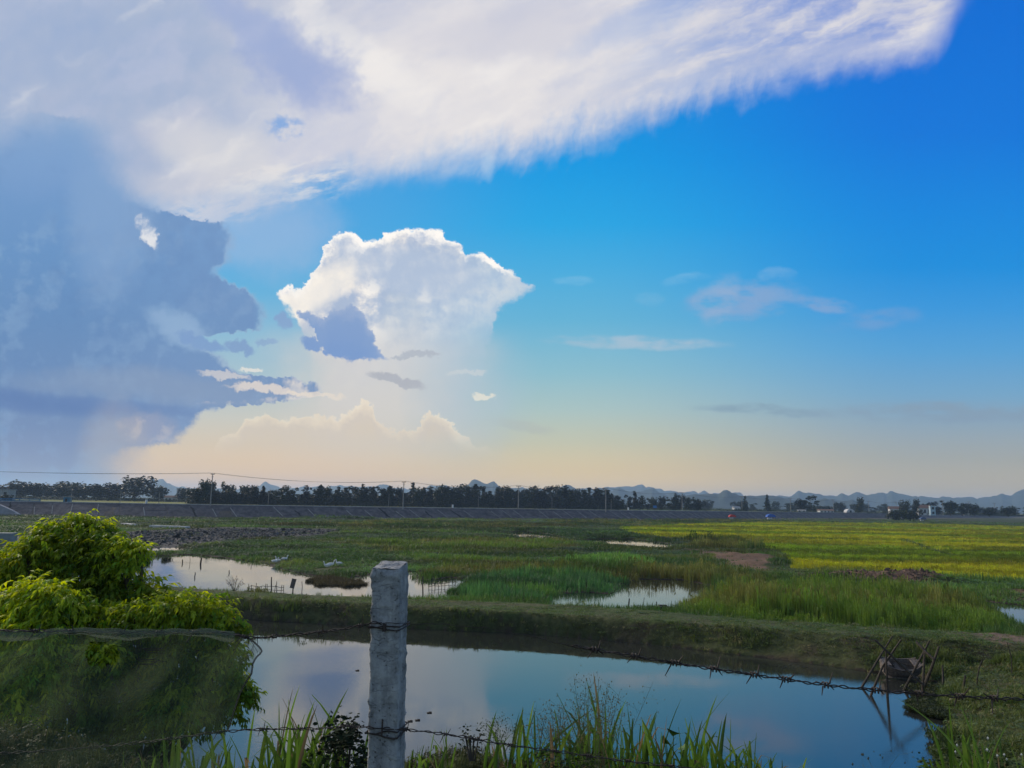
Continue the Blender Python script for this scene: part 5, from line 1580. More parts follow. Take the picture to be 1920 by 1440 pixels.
low_fence((466, 1108), (532, 1111), 12, 13, 'low stake and net fence at the near edge of the left pond')
low_fence((803, 1103), (854, 1101), 9, 12, 'low rail fence standing in the water right of the concrete post', 3)
low_fence((1182, 1143), (1240, 1144), 9, 9, 'torn grey net pen in the middle pool', 2)
q = gp(1240, 1146, .05); o = tag(MB().box((0, 0, .15), (1.0, .5, .32), Matrix.Rotation(.3, 3, 'Z')).box((.1, .1, .33), (.5, .3, .1)).build('float_box', net_thin), 'dark float box at the right end of the net pen', 'float box'); o.location = q

# fishing frame poles of bamboo at right
POLES = [((1615.5, 1289), (1673, 1193), None, 'leftmost leaning bamboo pole of the fishing frame'), ((1633, 1304), (1690, 1199), (1655, 1250), 'bent bamboo pole second from the left in the fishing frame'),
         ((1664, 1306), (1661, 1221), None, 'upright bamboo pole standing alone in the water left of the boat'), ((1695, 1294), (1743, 1201), None, 'bamboo pole leaning right in front of the boat'),
         ((1729, 1309), (1734, 1219), None, 'upright bamboo pole at the right end of the boat'), ((1731, 1292), (1761, 1212), None, 'thick bamboo pole leaning right beyond the boat'),
         ((1767, 1302), (1767, 1247), None, 'short upright post between the boat and the bank'), ((1804, 1295), (1810, 1266), None, 'short stick on the right bank')]
for (b, t, m, lab) in POLES:
    B = gp(*b, 0.0) if b[0] < 1780 else gp(*b, .3); T_ = dp(*t, B.y + random.uniform(-.4, .6)); r = .058 if 'thick' in lab else .046
    pts = [B - (T_ - B) * .25, B, (dp(*m, B.y) if m else B.lerp(T_, .5) + Vector((random.uniform(-.04, .04), 0, 0))), T_]
    o = MB().tube(pts, [r, r, r * .9, r * .6], 7).build('bamboo_pole', bamboo); tag(o, lab, 'bamboo pole', 'bamboo poles of the fishing frame')
for (a, b, lab) in (((1641, 1200), (1733, 1286), 'long bamboo bar crossing down over the boat'), ((1718, 1203), (1752, 1237), 'short bamboo bar crossing the upright pole')):
    A, B = dp(*a, 28.2), dp(*b, 27.6)
    tag(MB().tube([A, A.lerp(B, .5) + Vector((0, 0, -.03)), B], [.038, .046, .04], 6).build('bamboo_pole', bamboo), lab, 'bamboo pole', 'bamboo poles of the fishing frame')
for (b, m, t, lab) in (((1897, 1276), (1897, 1235), (1888, 1204), 'thin curved stick on the far right bank'), ((1832, 1276), (1836, 1252), (1842, 1236), 'thin forked stick left of the curved one'), ((1838, 1252), (1842, 1238), (1848, 1237), 'short twig beside the forked stick')):
    B = gp(*b, .5)
    tag(MB().tube([B - Vector((0, 0, .2)), B, dp(*m, B.y), dp(*t, B.y)], [.025, .022, .018, .01], 6).build('stick', darkwood), lab, 'stick')


# small wooden sampan seen end on
def boat():
    q = gp(1701, 1276, 0.0)
    o = empty('wooden_sampan', (q.x, q.y + .55, 0.06), R(82)); o.rotation_euler = (0, R(-15), R(82)); tag(o, 'small weathered wooden sampan moored behind the bamboo poles', 'boat')
    wood = mat('grey_boat_wood', rough=0.8, build=simple((0.07, 0.055, 0.046), (0.19, 0.16, 0.135), 9.0))
    L, W, H = 1.75, 1.15, 0.46
    def sec(t):                            # half width, keel z, gunwale z
        s = 1 - abs(2 * t - 1) ** 2.6
        return W / 2 * (0.62 + 0.38 * s), 0.02 + 0.20 * (1 - s), H + 0.16 * (1 - s)
    N = 11
    for side in (-1, 1):
        for k in range(3):                 # three strakes a side
            mb = MB()
            for i in range(N):
                t = i / (N - 1); hw, zk, zg = sec(t); y = (t - .5) * L
                a0, a1 = k / 3, (k + 1) / 3 - .012
                f = lambda a: (side * hw * (.58 + .42 * a ** .7), zk + (zg - zk) * a)
                (x0, z0), (x1, z1) = f(a0), f(a1)
                mb.v += [(x0, y, z0), (x1, y, z1), (x1 - side * .03, y, z1), (x0 - side * .03, y, z0)]
            for i in range(N - 1):
                for c in range(4): mb.f.append((4 * i + c, 4 * i + (c + 1) % 4, 4 * i + 4 + (c + 1) % 4, 4 * i + 4 + c))
            mb.f += [(0, 1, 2, 3), tuple(4 * (N - 1) + c for c in (3, 2, 1, 0))]
            mb.build('strake', wood, o)
        mb = MB(); pts = []
        for i in range(N):
            t = i / (N - 1); hw, zk, zg = sec(t); pts.append((side * hw, (t - .5) * L, zg + .02))
        mb.tube(pts, .035, 6).build('gunwale', wood, o)
    for k in range(7):                      # bottom boards
        x = (k - 3) * .118
        MB().box((x, 0, .06), (.105, L * .86, .03)).build('bottom_board', wood, o)
    for e, y in ((0, -L / 2), (1, L / 2)):
        hw, zk, zg = sec(e)
        for k in range(4):
            z = zk + (zg - zk) * (k + .5) / 4; ww = hw * 2 * (.60 + .40 * ((k + .5) / 4) ** .7)
            MB().box((0, y, z), (ww, .04, (zg - zk) / 4 - .015)).build('end_plank', wood, o)
        MB().box((0, y * .86, zg - .04), (hw * 2.0, .42, .035)).build('deck', wood, o)
    MB().box((0, .1, .30), (W * .92, .22, .035)).build('thwart', wood, o)
    MB().tube([(-.3, -.75, .52), (.35, .7, .56)], .02, 5).build('pole', bamboo, o)
    hw, zk, zg = sec(0)
    MB().tube([(-hw, -L / 2, zg), (-hw - .10, -L / 2 - .03, zg + .16), (-hw - .08, -L / 2, zg + .30)], [.04, .035, .02], 6).build('horn', wood, o)
    o.scale = (.86, .78, .95)


boat()

# rush clumps in the left pond and the dry shrub on the dyke
def clump(px, py, rpx, hpx, n, label, col, name, kinds=(0, 2, 1), z=-.05):
    q = gp(px, py, 0); f = q.y / FPX; r = np.random.default_rng(int(px))
    a = r.uniform(0, 6.28, n); d = rpx * f * np.sqrt(r.random(n))
    P = np.stack([d * np.cos(a), d * np.sin(a) * 1.3, np.full(n, z)], 1)
    s = r.uniform(.5, .9, n); h = hpx * f * r.uniform(.6, 1.1, n) * (1 - .5 * (d / (rpx * f)) ** 2)
    o = scatter_real(name, TUFTS, P, np.stack([r.normal(0, .12, n), r.normal(0, .12, n), r.uniform(0, 6.28, n)], 1), np.stack([s, s, h], 1), r.choice(kinds, n), np.array([col]) * r.uniform(.7, 1.3, (n, 1)), grass_real_m)
    o.location = (q.x, q.y, 0); tag(o, label, 'rushes')


clump(262, 1055, 17, 24, 60, 'dark rush clump in the pond beside the leafy tree', (.035, .062, .030), 'rush_clump')
clump(240, 1056, 12, 20, 40, 'smaller rush clump half hidden by the leafy tree', (.035, .062, .030), 'rush_clump')
clump(313, 1050, 6, 16, 14, 'little rush tuft with dead stalks in the left pond', (.045, .055, .03), 'rush_clump')
clump(480, 1132, 26, 20, 50, 'tall dry grass clump on the near face of the dyke', (.085, .095, .025), 'grass_clump', (1, 2, 0), .45)
clump(855, 1112, 16, 18, 50, 'bright reed clump by the low rail fence', (.045, .10, .03), 'reed_clump')
clump(1290, 1150, 26, 20, 60, 'bright reeds at the right end of the middle pool', (.05, .10, .03), 'reed_clump')


def twig_shrub(px, py, h, w, lab):
    q = gp(px, py, .6); o = empty('dry_shrub', q); tag(o, lab, 'shrub'); r = random.Random(4)
    st = MB(); lf = MB()
    for k in range(11):
        a = r.uniform(-1.2, 1.2); l = h * r.uniform(.5, 1); e = Vector((math.sin(a) * w, r.uniform(-.3, .3), l * math.cos(a * .6)))
        m = e * .5 + Vector((0, 0, .08)); st.tube([(0, 0, -.1), m, e], [.012, .009, .004], 4)
        for j in range(26):
            c = m.lerp(e, r.uniform(-.4, 1.05)) + Vector((r.gauss(0, .07), r.gauss(0, .07), r.gauss(0, .06))); s = r.uniform(.02, .045)
            M_ = Matrix.Rotation(r.uniform(0, 6.28), 3, 'Z') @ Matrix.Rotation(r.uniform(0, 3), 3, 'X')
            lf.add([c + M_ @ Vector(v) for v in ((-s, 0, 0), (0, -s * .6, 0), (s, 0, 0), (0, s * .6, 0))], [(0, 1, 2, 3)])
    st.build('stem', darkwood, o); lf.build('leaf_mass', mat('dry_leaf', (.17, .10, .07), .8), o)['kind'] = 'stuff'


twig_shrub(440, 1108, 1.0, .9, 'bare pinkish dry shrub on the dyke edge against the left pond')



# ================================================================== the fence on this bank
def PXZ(px, py, D): return dp(px, py, D)


def concrete(nt, b):
    co = objco()
    n = noise(co, 14.0, 8.0, 0.68); n2 = noise(co, 60.0, 6.0, 0.65); st = noise(vecscale(co, (1, 1, 0.18)), 26.0, 5.0, 0.6)
    vo_ = NT.nodes.new('ShaderNodeTexVoronoi'); vo_.inputs['Scale'].default_value = 75.0; NT.links.new(co, vo_.inputs['Vector'])
    pit = ss(E(vo_.outputs['Distance']) + (n - 0.5) * 0.9, 0.05, 0.20)
    wv = noise(vecscale(co, (1, 1, 2.2)), 7.0, 2.0, 0.4, dist=1.6)
    crk = ss((wv - 0.5).abs(), 0.0, 0.006)
    c = ramp(n * 0.45 + st * 0.35 + n2 * 0.2, [(0.38, (0.150, 0.154, 0.160, 1)), (0.48, (0.280, 0.286, 0.292, 1)), (0.58, (0.430, 0.434, 0.436, 1))])
    c = mix((1.0 - pit) * 0.55, c, (0.06, 0.06, 0.065, 1))
    c = mix((1.0 - crk) * ss(n, 0.48, 0.6) * 0.6, c, (0.07, 0.07, 0.075, 1))
    NT.links.new(c, b.inputs['Base Color'])
    bump(b, n2 * 0.5 + n * 1.2 + st * 0.4 + pit * 0.6 + crk * 0.3, 1.0, 0.010)


FD = 2.70
rust = mat('rusted_wire', rough=0.7, spec=0.4, build=simple((0.020, 0.014, 0.013), (0.060, 0.042, 0.036), 60.0, 4, .3, .002))
def build_post():
    cm = mat('cast_concrete', rough=0.9, spec=0.25, build=concrete)
    bot = dp(724, 1440, FD); top = dp(732, 1064, FD)
    zt = top.z; zb = 4.8
    ax = (top - bot); ax = ax / ax.z
    base = bot + ax * (zb - bot.z)
    root = empty('fence_post', base); tag(root, 'rough grey concrete fence post standing in the middle foreground', 'post')
    W, Dp, Hh = 0.0985, 0.110, zt - zb
    ny = 150; nx = 12; nd = 10
    ring = [(-1 + 2 * i / nx, -1) for i in range(nx)] + [(1, -1 + 2 * i / nd) for i in range(nd)] + [(1 - 2 * i / nx, 1) for i in range(nx)] + [(-1, 1 - 2 * i / nd) for i in range(nd)]
    m = len(ring); V = []; F = []
    ca, sa = math.cos(-0.15), math.sin(-0.15)
    def disp(x, y, z):
        n = fbm(np.array([x * 40 + z * 33]), np.array([y * 40 + z * 47]), 1.0, 4, 5)[0] - .5
        n2 = fbm(np.array([x * 9 + z * 7]), np.array([y * 9 - z * 6]), 1.0, 3, 9)[0] - .5
        return n * 0.0060 + n2 * 0.0022
    for j in range(ny + 1):
        t = j / ny; z = Hh * t ** 0.9
        tt = max(0.0, (z - (Hh - 0.035)) / 0.035)
        for (u, v) in ring:
            cor = (abs(u) ** 12) * (abs(v) ** 12)
            k = 1 - 0.05 * cor + (0.035 if 0.2 < tt < 0.85 else 0) - 0.10 * max(0, tt - .6)
            x, y = u * W / 2 * k, v * Dp / 2 * k
            d = disp(x, y, z) * (1 + 1.6 * cor * 1.4 + 1.5 * (tt > 0))
            l = math.hypot(u, v)
            x += u / l * d; y += v / l * d
            zz = z + (0.016 * (v * .5 + .5) + 0.5 * disp(x + 3, y, 0) * 3) * (tt ** 2)
            V.append((ca * x - sa * y + ax.x * z, sa * x + ca * y, zz))
    for j in range(ny):
        for i in range(m):
            F.append((j * m + i, j * m + (i + 1) % m, (j + 1) * m + (i + 1) % m, (j + 1) * m + i))
    mb = MB(); mb.v = V; mb.f = F
    # lumpy top
    gx, gy = 12, 10; b0 = len(mb.v)
    for b in range(gy + 1):
        for a in range(gx + 1):
            u, v = -1 + 2 * a / gx, -1 + 2 * b / gy
            x, y = u * W / 2 * .94, v * Dp / 2 * .94
            z = Hh + 0.016 * (v * .5 + .5) + (fbm(np.array([u * 3.0 + 3]), np.array([v * 3.0]), 1.0, 3, 2)[0] - .35) * 0.016 * (1 - .6 * max(abs(u), abs(v)) ** 6)
            mb.v.append((ca * x - sa * y + ax.x * Hh, sa * x + ca * y, z))
    for b in range(gy):
        for a in range(gx): q = b0 + b * (gx + 1) + a; mb.f.append((q, q + 1, q + gx + 2, q + gx + 1))
    mb.build('post', cm, root, True)
    # bent tie wires round the post and a nail
    def loop(py, dz, r=.0024):
        z = dp(728, py, FD).z - base.z; pts = []
        for i in range(29):
            a = i / 28 * 4
            s = int(a) % 4; f = a - int(a)
            cs = [(-1, -1), (1, -1), (1, 1), (-1, 1), (-1, -1)]
            u = cs[s][0] + (cs[s + 1][0] - cs[s][0]) * f; v = cs[s][1] + (cs[s + 1][1] - cs[s][1]) * f
            x, y = u * (W / 2 + .005), v * (Dp / 2 + .005)
            pts.append((ca * x - sa * y + ax.x * z, sa * x + ca * y, z + dz * math.sin(u * 2.5) + random.uniform(-.0015, .0015)))
        MB().tube(pts, r, 5).build('tie_wire', rust, root)
    loop(1170, .002); loop(1174, -.003, .002); loop(1364, .006); loop(1370, -.006, .0026)
    z = dp(716, 1170, FD).z - base.z
    MB().box((-.006 + ax.x * z, -Dp / 2 - .006, z - .002), (.011, .014, .024)).build('staple', rust, root)
    z = dp(714, 1352, FD).z - base.z
    MB().tube([(-.006 + ax.x * z, -Dp / 2 - .010, z - .026), (-.005 + ax.x * z, -Dp / 2 - .012, z + .022)], .0028, 6).build('nail', rust, root)
    return root


build_post()
# joint stain of lichen and cement dribble is in the concrete material


def path_interp(pts, step):
    P = [Vector(p) for p in pts]; out = []
    # Catmull-Rom
    for i in range(len(P) - 1):
        p0, p1, p2, p3 = P[max(i - 1, 0)], P[i], P[i + 1], P[min(i + 2, len(P) - 1)]
        n = max(2, int((p2 - p1).length / step))
        for k in range(n):
            t = k / n
            out.append(0.5 * ((2 * p1) + (p2 - p0) * t + (2 * p0 - 5 * p1 + 4 * p2 - p3) * t * t + (3 * p1 - p0 - 3 * p2 + p3) * t ** 3))
    out.append(P[-1]); return out


def barb_mesh(seed):
    r = random.Random(seed); mb = MB()
    pts = []
    for i in range(22):
        a = i / 21 * 2 * math.pi * 2.3; pts.append((-.006 + .012 * i / 21, .0042 * math.cos(a), .0042 * math.sin(a)))
    mb.tube(pts, .0013, 5)
    for s in (-1, 1):
        L = r.uniform(.014, .024); mb.tube([(s * .005, 0, s * .002), (s * (.007 + r.uniform(-.006, .006)), r.uniform(-.008, .008), s * L)], [.0014, .0006], 5)
    for s in (-1, 1):
        mb.tube([(s * .006, 0, 0), (s * (.014 + r.uniform(0, .006)), r.uniform(-.01, .01), -s * r.uniform(.002, .010))], [.0014, .0006], 5)
    me = bpy.data.meshes.new('barb'); me.from_pydata(mb.v, [], mb.f); me.materials.append(rust); me.update(); return me


BARBS = [barb_mesh(i) for i in range(5)]


def barbed(pts, label, spacing=.135, barbs=True, single=False, twist=.055, r=.0016, bs=1.2):
    P = path_interp(pts, .006); root = empty('barbed_wire', P[0]); tag(root, label, 'barbed wire'); o0 = Vector(P[0])
    s = 0; acc = [0]
    for a, b in zip(P[:-1], P[1:]): s += (b - a).length; acc.append(s)
    for ph in ((0,) if single else (0, math.pi)):
        q = []
        for i, p in enumerate(P):
            t = (P[min(i + 1, len(P) - 1)] - P[max(i - 1, 0)]).normalized(); a = t.cross(Vector((0, 0, 1))).normalized(); b = a.cross(t)
            th = acc[i] / twist * 2 * math.pi + ph; rr = 0 if single else .0021
            w = .0016 * math.sin(acc[i] * 41 + ph) + .0012 * math.sin(acc[i] * 97)
            q.append(p - o0 + (a * math.cos(th) + b * math.sin(th)) * rr * (r / .0016) + Vector((0, 0, w)))
        MB().tube(q, r, 5).build('strand', rust, root, True)
    if barbs:
        d = random.uniform(.02, spacing)
        while d < s - .02:
            i = int(np.searchsorted(acc, d)); t = (P[min(i + 1, len(P) - 1)] - P[i - 1]).normalized()
            o = bpy.data.objects.new('barb', random.choice(BARBS)); COL.objects.link(o); o.parent = root; o.location = P[i] - o0; o.scale = (bs,) * 3
            o.rotation_euler = (Matrix.Rotation(math.atan2(t.y, t.x), 4, 'Z') @ Matrix.Rotation(-math.asin(max(-1, min(1, t.z))), 4, 'Y') @ Matrix.Rotation(random.uniform(-.9, .9), 4, 'X')).to_euler()
            d += spacing * random.uniform(.75, 1.2)
    return root


W1 = [dp(*p, FD - .06) for p in ((-120, 1178), (0, 1182), (120, 1184), (250, 1186), (400, 1186), (440, 1191), (480, 1196), (525, 1192), (570, 1188), (625, 1182), (665, 1175), (700, 1168), (716, 1169))]
barbed(W1, 'upper barbed wire running left from the post under the net edge', bs=1.4, r=.0019)
W2 = [dp(*p, FD - .06) for p in ((716, 1169), (766, 1169), (845, 1172), (925, 1180), (1000, 1194), (1050, 1206), (1078, 1213))]
barbed(W2, 'thin single upper wire right of the post', barbs=False, single=True, r=.0011)
W3 = [dp(*p, FD - .06 - k * .012) for k, p in enumerate(((1072, 1211), (1120, 1219), (1180, 1229), (1290, 1247), (1440, 1269), (1530, 1282), (1620, 1292), (1700, 1299), (1800, 1306), (1920, 1311), (2060, 1312)))]
barbed(W3, 'upper barbed wire sagging away to the right over the pond', spacing=.125, r=.0021, bs=2.0)
W4 = [dp(*p, FD - .06) for p in ((-120, 1420), (0, 1413), (100, 1407), (200, 1399), (300, 1388), (400, 1374), (440, 1370), (500, 1367), (600, 1366), (650, 1362), (700, 1365), (716, 1366))]
barbed(W4, 'lower barbed wire running left from the post behind the grass')
W5 = [dp(*p, FD - .06) for p in ((716, 1366), (760, 1368), (815, 1374), (870, 1382), (950, 1396), (1060, 1411), (1150, 1424), (1300, 1441), (1450, 1452))]
barbed(W5, 'lower barbed wire running right from the post into the grass')


# ------------------------------------------------------------------ the netting hung on the wire
def build_net():
    root = empty('fishing_net', dp(0, 1300, FD - .03)); tag(root, 'dark green fine mesh netting hung on the fence in front of the leafy tree', 'net')
    o0 = Vector(root.location)
    topc = ([-200, -60, 0, 60, 110, 180, 250, 330, 400, 440, 462, 480, 492, 500], [1176, 1180, 1183, 1186, 1181, 1180, 1183, 1182, 1182, 1188, 1196, 1207, 1220, 1222])
    right = ([1180, 1196, 1207, 1222, 1232, 1245, 1265, 1290, 1310, 1350, 1372, 1400, 1440, 1500], [440, 462, 478, 491, 480, 474, 471, 455, 444, 436, 424, 420, 416, 410])
    st = 4.0
    xs = np.arange(-160, 496, st); ys = np.arange(0, 1.0001, 1 / 78)
    idx = {}; V = []; F = []
    def ok(x, y):
        if x > np.interp(y, *right) + 1: return False
        if ((x - 190) / 31) ** 2 + ((y - 1227) / 21) ** 2 < 1 + .25 * math.sin(x * .3): return False
        return True
    def P(x, v):
        t = np.interp(x, *topc); y = t + (1480 - t) * v
        fold = .020 * math.sin(x * .045 + 2.0 * math.sin(y * .02)) + .012 * math.sin(y * .06 + x * .02) + .03 * (fbm(np.array([x / 60]), np.array([y / 90]), 1.0, 3, 3)[0] - .5)
        D = FD - .03 + fold * min(1, v * 8) - .10 * v
        yy = y
        rx = np.interp(yy, *right)
        xx = min(x, rx) if x < rx + st else x
        return xx, yy, dp(xx, yy, D) - o0
    grid = [[P(x, v) for x in xs] for v in ys]
    def vid(j, i):
        if (j, i) not in idx: idx[(j, i)] = len(V); V.append(tuple(grid[j][i][2]))
        return idx[(j, i)]
    for j in range(len(ys) - 1):
        for i in range(len(xs) - 1):
            cs = [(grid[a][b][0], grid[a][b][1]) for a, b in ((j, i), (j, i + 1), (j + 1, i + 1), (j + 1, i))]
            if all(ok(*c) for c in cs): F.append((vid(j, i), vid(j + 1, i), vid(j + 1, i + 1), vid(j, i + 1)))
    def netmat(name, f0, f1, col):
        global NT
        m = bpy.data.materials.new(name); m.use_nodes = True; NT = m.node_tree; NT.nodes.clear()
        out = NT.nodes.new('ShaderNodeOutputMaterial'); d = NT.nodes.new('ShaderNodeBsdfDiffuse'); d.inputs[0].default_value = (*col, 1)
        tl = NT.nodes.new('ShaderNodeBsdfTranslucent'); tl.inputs[0].default_value = (*[c * 1.2 for c in col], 1)
        t = NT.nodes.new('ShaderNodeBsdfTransparent'); a = NT.nodes.new('ShaderNodeMixShader'); b = NT.nodes.new('ShaderNodeMixShader'); a.inputs[0].default_value = .4
        co = objco()
        n = noise(vecscale(co, (1.0, 1.0, 3.0)), 3.0, 4.0, 0.6); n2 = noise(vecscale(co, (1.0, 1.0, 14.0)), 5.0, 5.0, 0.65)
        n3 = noise(vecscale(co, (60.0, 1.0, 60.0)), 8.0, 1.0, 0.5)
        NT.links.new(d.outputs[0], a.inputs[1]); NT.links.new(tl.outputs[0], a.inputs[2])
        put(b.inputs[0], ss(n * 0.5 + n2 * 0.35 + n3 * 0.15, 0.36, 0.64, f0, f1)); NT.links.new(t.outputs[0], b.inputs[1]); NT.links.new(a.outputs[0], b.inputs[2])
        NT.links.new(b.outputs[0], out.inputs['Surface']); return m
    nm = netmat('net_mesh', .28, .44, (.078, .108, .072))
    mesh_np('mesh_sheet', V, F, nm, root, True)
    # rolled top edge
    mb = MB(); v = []; xs2 = np.arange(-160, 444, 8.0)
    for x in xs2:
        t = np.interp(x, *topc)
        for k, (dy, dd) in enumerate(((-3, 0), (2, -.02), (8 + 4 * math.sin(x * .03), -.022), (13 + 5 * math.sin(x * .03 + 1), -.006))): v.append(dp(x, t + dy + 1.2 * math.sin(x * .11), FD - .05 + dd) - o0)
    mb.add(v, [(4 * i + k, 4 * i + k + 1, 4 * i + 5 + k, 4 * i + 4 + k) for i in range(len(xs2) - 1) for k in range(3)])
    mb.build('rolled_edge', netmat('net_fold', .45, .70, (.15, .18, .14)), root, True)
    # bunched torn rim on the right
    pts = [dp(x, y, FD - .05) - o0 for x, y in ((440, 1188), (462, 1194), (480, 1207), (491, 1221), (482, 1231), (474, 1245), (472, 1262), (462, 1278), (450, 1300), (440, 1330), (430, 1362), (424, 1372))]
    MB().tube(path_interp(pts, .01), .0032, 5).build('rim_cord', netmat('rim', .6, .85, (.06, .065, .065)), root, True)
    r = random.Random(9); th = MB()
    for k in range(16):
        x, y = r.uniform(440, 486), r.uniform(1192, 1232); a = dp(x, y, FD - .06) - o0
        th.tube([a, a + Vector((r.uniform(-.02, .02), 0, r.uniform(-.025, .015))), a + Vector((r.uniform(-.04, .03), 0, r.uniform(-.05, .02)))], .0007, 4)
    for k in range(10):
        y = r.uniform(1215, 1250); x0 = r.uniform(255, 275); a = dp(x0, y, FD - .09) - o0
        th.tube([a, a + Vector((.03, 0, r.uniform(-.004, .004))), a + Vector((.06, 0, r.uniform(-.008, .008)))], .0008, 4)
    th.build('loose_thread', rust, root)


build_net()


# ------------------------------------------------------------------ the leafy tree on the left
def leaf_t(L, Wd, droop, fold=.25):
    """one pointed drooping leaf along +X hanging down"""
    n = 5; V = []; F = []
    wp = [.10, .85, 1.0, .70, .34]
    for i in range(n):
        t = i / n; x = L * t; z = -droop * L * t * t
        w = Wd * wp[i] / 2
        V += [(x, -w, z + fold * w), (x, 0, z), (x, w, z + fold * w)]
    V.append((L, 0, -droop * L))
    for i in range(n - 1):
        b = 3 * i; F += [(b, b + 3, b + 4, b + 1), (b + 1, b + 4, b + 5, b + 2)]
    b = 3 * (n - 1); F += [(b, b + 3, b + 1), (b + 1, b + 3, b + 2)]
    return V, F


def spray(seed, n=6):
    r = random.Random(seed); V = []; F = []
    for k in range(n):
        lv, lf = leaf_t(.046 * r.uniform(.6, 1.35), .0195 * r.uniform(.8, 1.2), r.uniform(.25, .85))
        x0 = .10 * k / n; a = (1 if k % 2 else -1) * r.uniform(.4, 1.2) if k < n - 1 else 0
        m = Matrix.Rotation(a, 3, 'Z') @ Matrix.Rotation(r.uniform(.0, .7), 3, 'Y') @ Matrix.Rotation(r.uniform(-.5, .5), 3, 'X')
        c = Vector((x0, 0, -x0 * x0 * 2)); b = len(V)
        V += [tuple(c + m @ Vector(v)) for v in lv]; F += [tuple(i + b for i in f) for f in lf]
    b = len(V); V += [(0, -.0012, 0), (0, .0012, 0), (.10, .0008, -.02), (.10, -.0008, -.02)]; F.append((b, b + 1, b + 2, b + 3))
    return V, F


